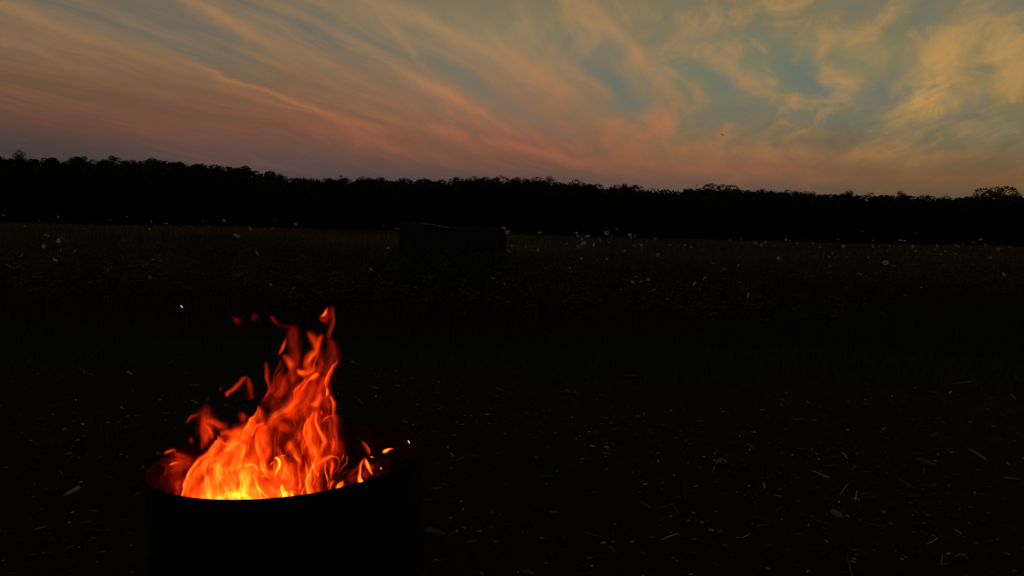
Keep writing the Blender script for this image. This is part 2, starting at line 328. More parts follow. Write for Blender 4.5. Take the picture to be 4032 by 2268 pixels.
 ('f',-.04,.015,[(960,1170,4,.5),(1000,1150,8,.8),(1030,1170,7,.6),(1050,1200,5,.3)]),
 # right column
 ('f',.0,.02,[(1138,690,10,.7),(1158,704,16,1.1),(1190,706,20,1.0),(1216,690,20,.9),(1226,656,17,.8),(1222,634,8,.4)]),
 ('f',.0,.03,[(1190,720,36,.5),(1180,780,40,.7),(1160,850,44,.85),(1160,920,44,.85),(1184,990,38,.9),(1204,1040,30,1.0),(1196,1090,22,1.0)]),
 ('f',-.04,.012,[(1138,760,4,.6),(1130,810,6,1.1),(1116,870,7,1.2),(1116,920,8,1.1),(1140,970,8,1.1),(1170,1010,8,1.0),(1182,1060,6,.7)]),
 ('f',-.04,.012,[(1166,790,4,.3),(1150,830,5,.9),(1126,870,6,.9),(1114,890,5,.5)]),
 ('f',-.04,.015,[(1184,730,8,.5),(1190,780,10,1.2),(1206,830,14,1.3),(1232,890,18,1.2),(1256,940,18,1.1),(1244,1000,16,1.0),(1222,1060,14,1.2)]),
 ('f',-.03,.015,[(1214,740,7,.4),(1228,770,9,.6),(1250,790,8,.5)]),
 ('f',-.05,.015,[(1220,1030,5,1.2),(1206,1074,9,1.9),(1180,1112,10,2.0),(1160,1150,9,1.8),(1150,1190,9,1.7)]),
 ('l',-.05,.02,[(1168,1130,8,1.1),(1160,1180,20,1.5),(1158,1230,24,1.7),(1158,1290,18,1.8)]),
 ('f',-.03,.015,[(1170,1110,6,.8),(1196,1140,7,1.0),(1204,1160,6,1.8),(1196,1172,5,1.0)]),
 # red skirts on the right side
 ('f',.05,.05,[(1270,740,40,.22),(1284,820,50,.34),(1290,900,50,.34),(1290,980,54,.34),(1290,1040,60,.28)]),
 ('f',.06,.03,[(1350,920,26,.08),(1354,970,26,.14),(1350,1030,26,.12)]),
 ('f',.02,.012,[(1244,842,4,.7),(1252,812,7,1.0),(1272,796,7,.8),(1300,790,6,.5),(1326,786,5,.4)]),
 ('f',.02,.02,[(1310,850,8,.2),(1324,900,9,.4),(1316,960,7,.35),(1320,1000,5,.4),(1350,1010,4,.3)]),
 ('f',-.03,.012,[(1170,1140,5,.4),(1196,1110,6,.7),(1226,1082,7,.8),(1262,1062,9,1.0),(1296,1040,9,1.2),(1320,1040,7,.8),(1336,1066,5,.5),(1332,1110,5,.4),(1312,1136,6,.5),(1280,1156,6,.4)]),
 ('f',-.02,.02,[(1300,1060,20,.3),(1290,1100,28,.42),(1272,1140,22,.35)]),
 ('f',-.02,.012,[(1366,1006,3,.4),(1362,1030,5,.7),(1354,1060,5,.35),(1340,1100,6,.25)]),
 ('f',-.02,.012,[(1384,1020,3,.4),(1388,1048,5,.7),(1376,1084,6,.5),(1350,1120,8,.3),(1320,1150,10,.25)]),
 ('f',-.03,.05,[(1250,1010,40,.3),(1200,1120,40,.26),(1130,1160,50,.3),(1110,1230,40,.4)]),
 ('f',.04,.06,[(900,980,80,.16),(980,900,100,.18),(1100,900,100,.24),(1180,860,90,.22),(1130,1020,80,.2)]),
 ('f',.04,.06,[(700,900,80,.2),(800,1000,90,.3),(760,1160,110,.35),(640,1120,90,.3)]),
 ('f',.06,.05,[(1000,720,70,.14),(1120,640,70,.16),(1180,560,60,.12)]),
 ('f',.06,.05,[(900,760,60,.14),(960,620,50,.12),(1010,520,46,.1)]),
 # soft glowing gas filling the blaze
 ('f',.0,.09,[(430,1320,60,.3),(520,1240,100,.8),(640,1160,120,.9),(740,1080,110,.65),(800,980,90,.36),(850,880,70,.2),(920,800,60,.12),(1000,700,50,.08)]),
 ('f',-.01,.09,[(380,1330,50,.5),(560,1300,90,1.5),(700,1290,95,1.4),(850,1280,85,1.1),(960,1270,75,1.1),(1080,1280,60,.7),(1180,1280,40,.4)]),
 ('f',.0,.08,[(700,1200,90,.8),(820,1150,90,.8),(940,1160,80,.6),(1050,1150,80,.5),(1150,1150,60,.5)]),
 ('f',.0,.06,[(1180,1300,60,.6),(1180,1150,60,.5),(1190,1000,60,.36),(1190,880,60,.34),(1200,780,60,.26),(1210,680,60,.18),(1190,560,60,.1),(1190,440,50,.05)]),
 ('f',.0,.06,[(820,1000,60,.3),(850,900,55,.3),(860,840,50,.24)]),
 ('f',.0,.06,[(600,1010,60,.6),(680,960,70,.7),(760,900,60,.6)]),
 ('f',.0,.04,[(1040,900,40,.2),(1120,940,50,.3),(1160,1060,50,.3)]),
 ('f',-.01,.06,[(500,1320,50,1.0),(540,1200,70,.9),(590,1090,80,.9),(650,1000,76,.85),(710,930,62,.8),(770,860,46,.6),(820,790,34,.4)]),
 ('f',-.01,.07,[(760,1320,90,1.2),(770,1220,90,1.2),(760,1120,80,1.0),(740,1030,60,.7)]),
 ('f',.0,.05,[(420,1330,50,.7),(420,1220,50,.7),(470,1120,50,.7),(540,1050,44,.8)]),
 ('f',.0,.06,[(1000,1320,70,1.0),(1000,1220,80,.8),(990,1130,70,.6),(1010,1060,50,.4)]),
 ('f',.02,.06,[(860,1090,60,.5),(870,1000,60,.5),(870,900,60,.5),(920,840,50,.4)]),
 ('f',.02,.03,[(150,1135,14,.3),(142,1168,16,.5),(150,1200,22,.6),(176,1225,24,.5),(220,1245,24,.4)]),  # this stroke and the next: added to stand in for the wall's red glow
 ('f',.02,.03,[(128,1170,20,.3),(150,1130,22,.5),(190,1105,22,.5),(240,1090,20,.4)]),
 ('f',.04,.05,[(110,1200,30,.3),(180,1160,50,.36),(280,1120,60,.3),(380,1100,70,.26)]),
 ('f',.04,.05,[(500,760,46,.16),(510,860,50,.28),(500,960,44,.26)]),
 ('f',.04,.05,[(1130,1120,60,.5),(1240,1080,60,.36),(1310,1010,50,.24),(1310,900,50,.2)]),
 # small flames at the right of the pit
 ('f',-.02,.015,[(1306,1178,8,.3),(1296,1200,14,.6),(1276,1226,16,.9),(1252,1250,16,1.2)]),
 ('f',-.04,.015,[(1364,1196,10,.8),(1352,1218,16,2.3),(1332,1238,17,2.8),(1312,1252,10,1.6)]),
 ('r',.02,.012,[(1496,934,2,.4),(1510,962,10,.62),(1526,992,16,.65),(1532,1020,13,.55),(1524,1044,9,.35)]),
 ('f',.0,.012,[(1508,1052,4,.5),(1498,1080,8,.9),(1490,1110,9,1.3),(1486,1150,9,1.9),(1484,1180,12,2.6),(1492,1204,15,3.2),(1508,1208,12,3.0)]),
 ('f',.0,.012,[(1514,1048,2,1.2),(1514,1072,8,2.6),(1524,1100,10,3.0),(1536,1124,8,2.8),(1554,1154,6,2.4),(1562,1160,3,1.0)]),
 ('f',.01,.02,[(1530,1090,12,.2),(1546,1120,18,.4),(1556,1140,12,.35)]),
 ('f',.0,.02,[(1500,1056,6,.2),(1470,1110,10,.22),(1430,1150,14,.14),(1400,1170,10,.06)]),
 ('f',.0,.03,[(1500,1130,30,.12),(1450,1180,36,.14),(1400,1210,34,.12)]),
 ('f',.0,.02,[(1510,1100,14,.22),(1520,1160,20,.26),(1530,1190,16,.15)]),
 ('f',-.02,.01,[(1626,1022,7,2.4),(1634,1010,10,4.2),(1656,1002,7,3.6),(1680,994,4,2.4),(1704,990,2,1.0)]),
 ('f',-.02,.006,[(1544,1046,2,1.0),(1556,1041,3,2.6),(1570,1045,3,3.0),(1577,1050,3,2.2)]),
]


def filaments():
    # fine licks that tie the larger tongues together: thin strands following the rise of the gas
    rn = np.random.default_rng(44); out = []
    def top(x):   # upper edge of the bright body
        return np.interp(x, [340, 460, 560, 700, 840, 930, 1060, 1140, 1230, 1300, 1340], [1180, 1040, 900, 880, 760, 800, 700, 660, 640, 720, 960])
    for i in range(70):
        x = rn.uniform(360, 1300); y0 = rn.uniform(1120, 1330) if i < 45 else rn.uniform(860, 1150)
        y1 = max(top(x)+rn.uniform(-60, 60), y0-rn.uniform(120, 380)); 
        if y1 > y0-70: continue
        lean = np.interp(x, [360, 700, 1000, 1300], [.5, .22, .1, -.05])*rn.uniform(.4, 1.3); n = 6; ph = rn.uniform(0, 6.3); am = rn.uniform(6, 18); P = []
        for k in range(n):
            t = k/(n-1); y = y0+(y1-y0)*t; P.append((x+(y0-y)*lean+am*np.sin(ph+t*5), y, rn.uniform(3, 6)*(1.5-t)+rn.uniform(0, 6)*(i % 4 == 0), (1.0-.75*t)*rn.uniform(.5, 1.)*(1.5 if y > 1100 else .7)))
        out.append(('f', rn.uniform(-.06, .05), .014, P))
    for i in range(26):                      # dull red veils in the upper part
        x = rn.uniform(860, 1300); y0 = rn.uniform(560, 840); L_ = rn.uniform(120, 260); ph = rn.uniform(0, 6.3); lean = rn.uniform(.0, .35); P = []
        for k in range(5):
            t = k/4; P.append((x+L_*t*lean+14*np.sin(ph+t*4), y0-L_*t, rn.uniform(8, 26), .24*(1-.6*t)*rn.uniform(.6, 1.2)))
        out.append(('f', rn.uniform(-.03, .07), .02, P))
    return out

def flame_sheets(seed=3):
    """every stroke as a grid: photo x, photo y, centre depth, half thickness, strength"""
    rng = np.random.default_rng(seed)
    out = []
    rn = np.random.default_rng(11); waves = []
    for lam, amp in ((170, 4.), (95, 3.), (52, 2.2), (28, 1.1)):
        for _ in range(3):
            a_ = rn.uniform(0, 6.28); q_ = rn.uniform(0, 6.28, 2); waves.append((np.cos(a_)/lam*6.28, np.sin(a_)/lam*4.4, q_, amp*(.6 if lam > 60 else .48)))
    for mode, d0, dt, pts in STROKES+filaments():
        P = np.array(pts, float)
        if P[-1, 1] > 1275: P = np.vstack([P, P[-1]+np.array([(P[-1, 0]-P[-2, 0])*.6, 75, 0, 0])])     # carry on down behind the rim
        if P[0, 1] > 1275: P = np.vstack([P[0]+np.array([(P[0, 0]-P[1, 0])*.6, 75, 0, 0]), P])
        P[:, 0], P[:, 1] = _A(P[:, 0], P[:, 1]); P[:, 2] /= 1.61
        n = len(P)
        E = np.vstack([2*P[0]-P[1], P, 2*P[-1]-P[-2]])
        L = np.hypot(*(P[1:, :2]-P[:-1, :2]).T).sum()
        m = int(np.clip(L/3.4, 14, 170)); u = np.linspace(0, n-1-1e-6, m); k = u.astype(int); t = (u-k)[:, None]
        C = .5*(2*E[k+1]+(E[k+2]-E[k])*t+(2*E[k]-5*E[k+1]+4*E[k+2]-E[k+3])*t**2+(3*E[k+1]-E[k]-3*E[k+2]+E[k+3])*t**3)
        C[:, 2] = np.maximum(C[:, 2], 1.); C[:, 3] = np.maximum(C[:, 3], 0); C[:, 3] = np.where(C[:, 3] < 1, C[:, 3]**1.15, C[:, 3])
        T = np.gradient(C[:, :2], axis=0); T /= np.linalg.norm(T, axis=1)[:, None]+1e-9
        kk = max(2, m//12); Tp = np.pad(T, ((kk, kk), (0, 0)), mode='edge')
        T = np.stack([np.convolve(Tp[:, i], np.hanning(2*kk+3)[1:-1], 'valid') for i in (0, 1)], 1)
        T /= np.linalg.norm(T, axis=1)[:, None]+1e-9
        N = np.stack([T[:, 1], -T[:, 0]], 1); N *= np.sign(N[:, 0].sum() + 1e-9)
        wmax = C[:, 2].max(); nv = int(np.clip(wmax*.9, 11, 41)); nv += 1-nv % 2
        v = np.linspace(-1.6, 1.6, nv); v = np.sign(v)*np.abs(v/1.6)**.9*1.6
        if mode in 'lr': v = np.linspace(-1.3, 1.3, int(nv*1.2)//2*2+9)
        ph = rng.uniform(0, 6.28, 6)
        uu = np.linspace(0, L, m)[:, None]; V = v[None, :]
        fil = 1 + (.2*np.sin(V*6+ph[0]+uu*.012+1.3*np.sin(uu*.017+ph[3])) + .18*np.sin(V*11+ph[1]-uu*.02+np.sin(uu*.03+ph[4])))*np.clip(C[:, 2:3]/26, .1, 1)
        if mode == 'f': prof = 1.1*np.exp(-(V/.72)**2)-.008
        elif mode == 'l': prof = (.8*np.exp(-(np.clip(V+.0, 0, None)/.62)**2)/(1+np.exp(-(V+.84)*18)) + .5*np.exp(-((V+.70)/.2)**2))
        else: prof = (.8*np.exp(-(np.clip(.0-V, 0, None)/.62)**2)/(1+np.exp((V-.84)*18)) + .5*np.exp(-((V-.70)/.2)**2))
        ends = np.clip(np.minimum(np.arange(m), np.arange(m)[::-1])/ ((.17 if L > 90 else .36)*m+1), 0, 1)[:, None]; ends = ends*ends*(3-2*ends)
        W = C[:, 3:4]*prof*fil*ends
        wob = 3.*np.sin(uu*.05+ph[5])*np.clip(C[:, 2:3]/30, 0, 1)
        X = C[:, 0:1]+N[:, 0:1]*(V*C[:, 2:3]+wob); Y = C[:, 1:2]+N[:, 1:2]*(V*C[:, 2:3]+wob)
        D = d0 + dt*(.6-1.1*(V/1.3)**2) + .5*dt*np.sin(uu*.03+ph[0])
        TH = dt*.9*np.sqrt(np.clip(1-(V/v.max())**2, 0, 1))*np.clip(C[:, 2:3]/12, .4, 1)*ends**.5
        dxx = 0*X; dyy = 0*Y
        for kx, ky, q, amp in waves:
            dxx += amp*np.sin(X*kx+Y*ky+q[0]+D*20); dyy += amp*.85*np.sin(X*kx*1.1-Y*ky+q[1])
        s = 1+.14*np.sin(X*.11+2*np.sin(Y*.021)+Y*.02)+.1*np.sin(X*.19-Y*.045+1.7*np.sin(Y*.05+X*.02))+.08*np.sin(Y*.08+X*.11)
        W = np.clip(W*s, 0, None); W[:, 0] = 0; W[:, -1] = 0; W[0] = 0; W[-1] = 0
        out.append((X+dxx, Y+dyy, D, TH, W))
    return out
# ------------------------------------------------------------------ fire pit
RING_C = Vector((-.758, 2.62, CAM_Z-.795)); RING_R, RING_H, TILT = .45, .41, R(2.9)
steel_out = mat_noise('sooty_steel', (.004, .0035, .003), (.011, .008, .006), 14, .95, .25, spec=.04)
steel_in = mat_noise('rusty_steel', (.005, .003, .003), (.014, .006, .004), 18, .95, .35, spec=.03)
def ring_pt(th, r, z):                      # local coordinates of the ring: slightly dented circle, rim plane at z = 0
    dent = 1+.006*math.sin(2*th+.6)+.004*math.sin(5*th+1.)+.012*math.exp(-((th-math.pi*1.04)/.35)**2)
    return (r*dent*math.cos(th), r*dent*math.sin(th), z)
pit = empty('fire_ring', RING_C, 'round black steel fire ring holding the burning logs', 'fire pit')
pit.rotation_euler = (0, -TILT, 0)
def tube(name, prof, mat, n=160, closed=True, wob=0.):
    V, Fc = [], []
    for i in range(n):
        th = 2*math.pi*i/n
        for (r, z) in prof:
            V.append(ring_pt(th, r, z + wob*math.sin(3*th+z*9)))
    m = len(prof)
    for i in range(n):
        j = (i+1) % n
        for k in range(m if closed else m-1):
            l = (k+1) % m
            Fc.append((i*m+k, j*m+k, j*m+l, i*m+l))
    return mesh_obj(name, V, Fc, mat, pit, smooth=True)
H = RING_H
tube('outer_wall', [(RING_R, -.012), (RING_R, -H*.33), (RING_R+.006, -H*.345), (RING_R, -H*.36), (RING_R, -H*.66), (RING_R+.006, -H*.675), (RING_R, -H*.69), (RING_R, -H), (RING_R-.003, -H), (RING_R-.003, -.012)], steel_out)
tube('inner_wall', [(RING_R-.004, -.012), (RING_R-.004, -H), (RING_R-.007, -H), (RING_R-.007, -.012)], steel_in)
tube('rolled_rim', [(RING_R-.003+.0075*math.cos(a), -.0075+.0075*math.sin(a)) for a in [2*math.pi*k/10 for k in range(10)]], steel_out)
# ash and ember bed
m, w, b, out = mat_new('ember_bed'); v = w.n('ShaderNodeTexCoord').outputs['Object']
f = w.noise(v, 26, 6, .7); w.put(b.inputs['Base Color'], w.ramp(f, [(.3, (.015,.013,.012)), (.7, (.09,.08,.075))])); b.inputs['Roughness'].default_value = 1
w.put(b.inputs['Emission Color'], w.ramp(w.noise(v, 40, 4, .6), [(.5, (0,0,0)), (.62, (1,.12,.01)), (.75, (1,.4,.05))])); b.inputs['Emission Strength'].default_value = 2.2
V, Fc = [(0, 0, .02)], []
for ri in range(1, 15):
    for k in range(48):
        a = 2*math.pi*k/48; r = (RING_R-.012)*ri/14
        V.append((r*math.cos(a), r*math.sin(a), .05*(1-(ri/14)**2)+random.uniform(-.012, .012)))
for k in range(48): Fc.append((0, 1+k, 1+(k+1) % 48))
for ri in range(13):
    for k in range(48):
        a0 = 1+ri*48; Fc.append((a0+k, a0+48+k, a0+48+(k+1) % 48, a0+(k+1) % 48))
bed = mesh_obj('ember_bed', V, Fc, m, smooth=False); bed.location = (RING_C.x, RING_C.y, .10)
tag(bed, 'bed of ash and glowing embers inside the fire ring', 'embers')
bed.name = 'ember_bed'
# charred logs
char = mat_noise('charred_wood', (.006,.005,.005), (.03,.022,.018), 20, .95, .6, spec=.1)
cut = mat_noise('burnt_log_end', (.012,.009,.007), (.05,.03,.02), 30, .95, .4, spec=.1)
m, w, b, out = mat_new('glowing_crust'); v = w.n('ShaderNodeTexCoord').outputs['Object']
w.put(b.inputs['Base Color'], (.02,.015,.012,1)); b.inputs['Roughness'].default_value = 1
w.put(b.inputs['Emission Color'], w.ramp(w.noise(v, 30, 4, .6), [(.45, (.12,.005,0)), (.6, (1,.2,.02)), (.7, (1,.5,.08))])); b.inputs['Emission Strength'].default_value = 1.4
glow = m
def log(a, bb, r, label, seed):
    a, bb = Vector(a), Vector(bb); ax = (bb-a); L = ax.length; q = ax.to_track_quat('Z', 'Y')
    rn = random.Random(seed)
    o = empty('charred_log', a, label, 'log', 'logs burning in the fire ring'); o.rotation_mode = 'QUATERNION'; o.rotation_quaternion = q
    V, Fc = [], []; n, s = 18, 9
    ph = [rn.uniform(0, 6.3) for _ in range(4)]
    for i in range(s+1):
        t = i/s; bend = .02*math.sin(t*3+ph[0])
        for k in range(n):
            th = 2*math.pi*k/n
            rr = r*(1+.10*math.sin(2*th+ph[1])+.06*math.sin(5*th+ph[2]+t*2)+rn.uniform(-.05, .05))*(1-.12*t)
            V.append((rr*math.cos(th)+bend, rr*math.sin(th), t*L))
    for i in range(s):
        for k in range(n): Fc.append((i*n+k, i*n+(k+1) % n, (i+1)*n+(k+1) % n, (i+1)*n+k))
    mesh_obj('bark', V, Fc, char, o)
    for z, i0, nm in ((0, 0, 'cut_end'), (L, s*n, 'cut_end')):
        c = [V[i0+k] for k in range(n)]; ctr = (sum(p[0] for p in c)/n, sum(p[1] for p in c)/n, z+(.004 if z else -.004))
        mesh_obj(nm, c+[ctr], [((k+1) % n, k, n) if z == 0 else (k, (k+1) % n, n) for k in range(n)], cut, o)
    return o
cx, cy = RING_C.x, RING_C.y
log((cx-.33, cy+.10, .15), (cx+.30, cy-.10, .16), .055, 'charred log lying across the fire ring under the tallest flames', 1)
log((cx-.22, cy-.22, .15), (cx+.12, cy+.33, .20), .05, 'charred log pointing from the front of the ring to the back', 2)
log((cx+.02, cy+.20, .22), (cx+.375, cy+.05, .375), .045, 'charred log end leaning on the right side of the ring between the small flames', 3)
log((cx-.30, cy-.06, .19), (cx+.05, cy+.14, .22), .04, 'split charred log on top of the pile under the yellow flames', 4)
log((cx+.20, cy-.22, .15), (cx+.28, cy+.24, .22), .05, 'charred log along the right wall of the fire ring', 5)

# ---- flames: every tongue is a closed, nested body of glowing gas
def build_flames():
    m = bpy.data.materials.new('flame_gas'); m.use_nodes = True; nt = m.node_tree; nt.nodes.clear(); w = NT(nt)
    out = w.n('ShaderNodeOutputMaterial'); em = w.n('ShaderNodeEmission'); tr = w.n('ShaderNodeBsdfTransparent'); ad = w.n('ShaderNodeAddShader')
    nt.links.new(em.outputs[0], ad.inputs[0]); nt.links.new(tr.outputs[0], ad.inputs[1]); nt.links.new(ad.outputs[0], out.inputs['Surface'])
    d = w.n('ShaderNodeAttribute', attribute_name='glow_level').outputs['Fac']
    g = w.m('MULTIPLY_ADD', w.m('POWER', w.m('MULTIPLY', d, 1/2.6, clamp=True), .9), FL_G, .016)
    w.put(em.inputs[0], w.xyz(1., g, w.m('MULTIPLY', g, .05))); w.put(em.inputs[1], w.m('MULTIPLY', d, FL_K/4))
    m.cycles.emission_sampling = 'NONE'
    base = Vector((RING_C.x, RING_C.y, .15))
    root = empty('flames', base, 'tall orange and yellow flames leaping out of the fire ring', 'flames')
    rx = np.array(cam_r); ux = np.array(cam_u); fx = np.array(fwd); DEP = 1.5
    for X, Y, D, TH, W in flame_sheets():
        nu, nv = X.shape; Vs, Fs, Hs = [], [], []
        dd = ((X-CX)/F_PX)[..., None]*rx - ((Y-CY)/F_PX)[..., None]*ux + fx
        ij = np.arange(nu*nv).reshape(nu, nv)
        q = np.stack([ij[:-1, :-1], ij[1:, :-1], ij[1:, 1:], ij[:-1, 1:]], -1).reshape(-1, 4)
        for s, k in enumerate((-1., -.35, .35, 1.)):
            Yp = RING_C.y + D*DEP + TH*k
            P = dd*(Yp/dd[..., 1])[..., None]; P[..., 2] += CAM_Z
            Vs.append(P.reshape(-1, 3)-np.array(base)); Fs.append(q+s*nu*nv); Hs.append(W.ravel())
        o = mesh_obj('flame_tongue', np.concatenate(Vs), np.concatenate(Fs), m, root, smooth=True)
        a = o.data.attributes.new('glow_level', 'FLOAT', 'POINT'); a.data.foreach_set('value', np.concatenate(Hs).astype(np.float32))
FL_K, FL_G = 1.0, .16
build_flames()
pl = bpy.data.lights.new('fire_glow', 'POINT'); po = bpy.data.objects.new('fire_glow', pl); COL.objects.link(po)
po.location = (RING_C.x-.16, RING_C.y, .44); pl.energy = .35; pl.color = (1, .22, .03); pl.shadow_soft_size = .12
# ------------------------------------------------------------------ ground
def gz(x, y):
    """height of the land"""
    x = np.asarray(x, float); y = np.asarray(y, float)
    z = .018*np.sin(x*1.1+y*.6)+.012*np.sin(x*2.3-y*1.7+1)
    far = np.clip((y-9)/40, 0, 1)
    z = z*(1+2*far) + far*.12*np.sin(x*.11+.6)*np.sin(y*.07)
    z = z - .35*far*np.clip((x)/30, -0.35, 1.0)
    hill = np.clip((y-175)/160, 0, 1); hill = hill*hill*(3-2*hill)
    return z + hill*(13.5-4.5*np.clip(x/110, -1, 1))
def build_ground():
    ys = np.concatenate([np.linspace(-12, 1, 12), np.linspace(1.2, 12, 110), np.linspace(12.5, 60, 90), np.linspace(62, 420, 80), [600, 900, 1400]])
    tx = np.linspace(-1, 1, 161); tx = np.sign(tx)*np.abs(tx)**1.35
    Yg, Tg = np.meshgrid(ys, tx, indexing='ij'); Xg = Tg*(14+np.abs(Yg)*1.25)
    Zg = gz(Xg, Yg)
    V = np.stack([Xg, Yg, Zg], -1).reshape(-1, 3); nu, nv = Yg.shape
    ij = np.arange(nu*nv).reshape(nu, nv); q = np.stack([ij[:-1, :-1], ij[:-1, 1:], ij[1:, 1:], ij[1:, :-1]], -1).reshape(-1, 4)
    m, w, b, out = mat_new('ground_soil'); v = w.n('ShaderNodeTexCoord').outputs['Object']
    f1 = w.noise(v, 1.3, 4, .6); f2 = w.noise(v, 45, 5, .7)
    soil = w.mix(w.maprange(f2, .4, .7), w.mix(f1, (.006,.005,.0045), (.012,.010,.008)), (.024,.019,.014))
    grass = w.mix(w.noise(v, .8, 4, .6), (.008,.014,.005), (.022,.022,.008))
    sep = w.n('ShaderNodeSeparateXYZ'); w.put(sep.inputs[0], v)
    edge = w.m('ADD', sep.outputs[1], w.m('MULTIPLY', w.m('SUBTRACT', w.noise(v, .9, 4, .6), .5), 2.2))
    w.put(b.inputs['Base Color'], w.mix(w.maprange(edge, 5.6, 6.8), soil, grass)); b.inputs['Roughness'].default_value = 1; b.inputs['Specular IOR Level'].default_value = .05
    bp = w.n('ShaderNodeBump'); bp.inputs['Distance'].default_value = .015; bp.inputs['Strength'].default_value = .9; w.put(bp.inputs['Height'], f2); w.put(b.inputs['Normal'], bp.outputs[0])
    tag(mesh_obj('ground', V, q, m, smooth=True), kind='structure')
build_ground()

# ------------------------------------------------------------------ grass and meadow (stuff)
RG = np.random.default_rng(21)
def blades(name, n, sample, h0, h1, wd, pal, segs=3, lean=.35, mat=None, head=None):
    """n curved blades; sample(n) -> x, y; pal(x, y, r) -> tint"""
    x, y = sample(n); n = len(x); z = gz(x, y)
    h = RG.uniform(h0, h1, n)*(.75+.5*RG.random(n)); h = h*(np.clip(.35+.65*(y+nz(x, y, 1.1, 1.)*.7-8.2)/3.2, .25, 1) if h0 > .3 else 1); a = RG.uniform(0, 6.283, n); l = RG.uniform(.1, 1, n)*lean
    fa = RG.uniform(0, 6.283, n); wv = wd(y) if callable(wd) else np.full(n, wd); wv = wv*RG.uniform(.6, 1.4, n)
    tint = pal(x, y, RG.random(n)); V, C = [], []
    for s in range(segs+1):
        t = s/segs; r = h*l*t**1.8
        px, py, pz = x+np.cos(a)*r, y+np.sin(a)*r, z+h*t*(1-.18*l*t)
        if s == segs: V.append(np.stack([px, py, pz], 1)); C.append(tint)
        else:
            ww = wv*(1-t*.65)*.5
            for sg in (-1, 1): V.append(np.stack([px+sg*np.cos(fa)*ww, py+sg*np.sin(fa)*ww, pz], 1)); C.append(tint)
    k = len(V); V = np.stack(V, 1).reshape(-1, 3); C = np.stack(C, 1).reshape(-1, 3)
    base = (np.arange(n)*k)[:, None]; T = []
    for s in range(segs-1):
        a0, b0, c0, d0 = 2*s, 2*s+1, 2*s+2, 2*s+3
        T += [(a0, b0, d0), (a0, d0, c0)]
    T.append((2*segs-2, 2*segs-1, 2*segs))
    Fc = np.concatenate([base+np.array(t)[None] for t in T])
    return mesh_obj(name, V, Fc, mat, cols=C)
grass_mat = mat_tint('grass_blades', .7, .25, .15)
def wedge(y0, y1, pw=1.):
    def f(n):
        y = y0+(y1-y0)*RG.random(n)**pw; x = RG.uniform(-1, 1, n)*(y*.76+1.2); return x, y
    return f
def nz(x, y, s, p=0.):                          # cheap smooth noise -1..1
    return (np.sin(x*s+1.7*np.sin(y*s*.7+p)+p)+np.sin(y*s*1.3+1.3*np.sin(x*s*.9+2*p)-p)+np.sin((x+y)*s*.6+p*3))/3
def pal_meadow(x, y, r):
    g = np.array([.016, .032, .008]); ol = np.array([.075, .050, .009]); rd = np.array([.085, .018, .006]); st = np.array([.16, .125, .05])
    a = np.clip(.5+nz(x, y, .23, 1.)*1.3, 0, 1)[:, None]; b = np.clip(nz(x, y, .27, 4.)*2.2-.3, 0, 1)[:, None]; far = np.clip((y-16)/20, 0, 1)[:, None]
    ol = ol*(1-far)+np.array([.17, .125, .012])*far; rd = rd*(1-far)+np.array([.15, .06, .010])*far  # far grass brighter: sky light caught by the tops, put into the tint
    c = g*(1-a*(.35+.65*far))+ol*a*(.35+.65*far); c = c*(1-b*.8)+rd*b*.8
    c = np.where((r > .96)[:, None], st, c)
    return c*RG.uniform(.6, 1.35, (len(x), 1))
def pal_lawn(x, y, r):
    c = np.array([.014, .046, .010])*np.ones((len(x), 1)); c = np.where((r > .9)[:, None], np.array([.10, .08, .04]), c)
    return c*RG.uniform(.6, 1.4, (len(x), 1))
def meadow_h(name, n, y0, y1, h0, h1, wd, segs, pw):
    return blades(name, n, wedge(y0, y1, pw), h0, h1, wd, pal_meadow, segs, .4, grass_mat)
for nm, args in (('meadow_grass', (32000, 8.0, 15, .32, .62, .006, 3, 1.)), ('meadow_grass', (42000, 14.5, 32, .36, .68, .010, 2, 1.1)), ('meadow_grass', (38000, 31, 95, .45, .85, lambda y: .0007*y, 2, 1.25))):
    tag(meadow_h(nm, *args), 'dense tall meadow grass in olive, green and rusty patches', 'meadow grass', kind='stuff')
def lawn_s(n):
    y = 5.6+4.2*RG.random(n)**.8; x = RG.uniform(-1, 1, n)*(y*.76+1)
    k = (y+nz(x, y, 1.4, 2.)*.5+nz(x, y, 4., 1.)*.3) > 6.1; return x[k], y[k]
tag(blades('short_grass', 42000, lawn_s, .03, .12, .004, pal_lawn, 2, .8, grass_mat), 'short dark green grass between the bare soil and the meadow', 'grass', kind='stuff')
def tuft_s(n):
    c = RG.uniform(0, 1, (60, 2)); cy = 2.6+3.6*c[:, 0]; cxx = (c[:, 1]*2-1)*(cy*.72)
    k = RG.integers(0, 60, n); x = cxx[k]+RG.normal(0, .07, n); y = cy[k]+RG.normal(0, .07, n)
    kk = np.hypot(x-RING_C.x, y-RING_C.y) > .55; return x[kk], y[kk]
tag(blades('grass_tufts', 1800, tuft_s, .03, .10, .004, pal_lawn, 3, 1., grass_mat), 'sparse tufts of thin grass on the bare soil', 'grass', kind='stuff')

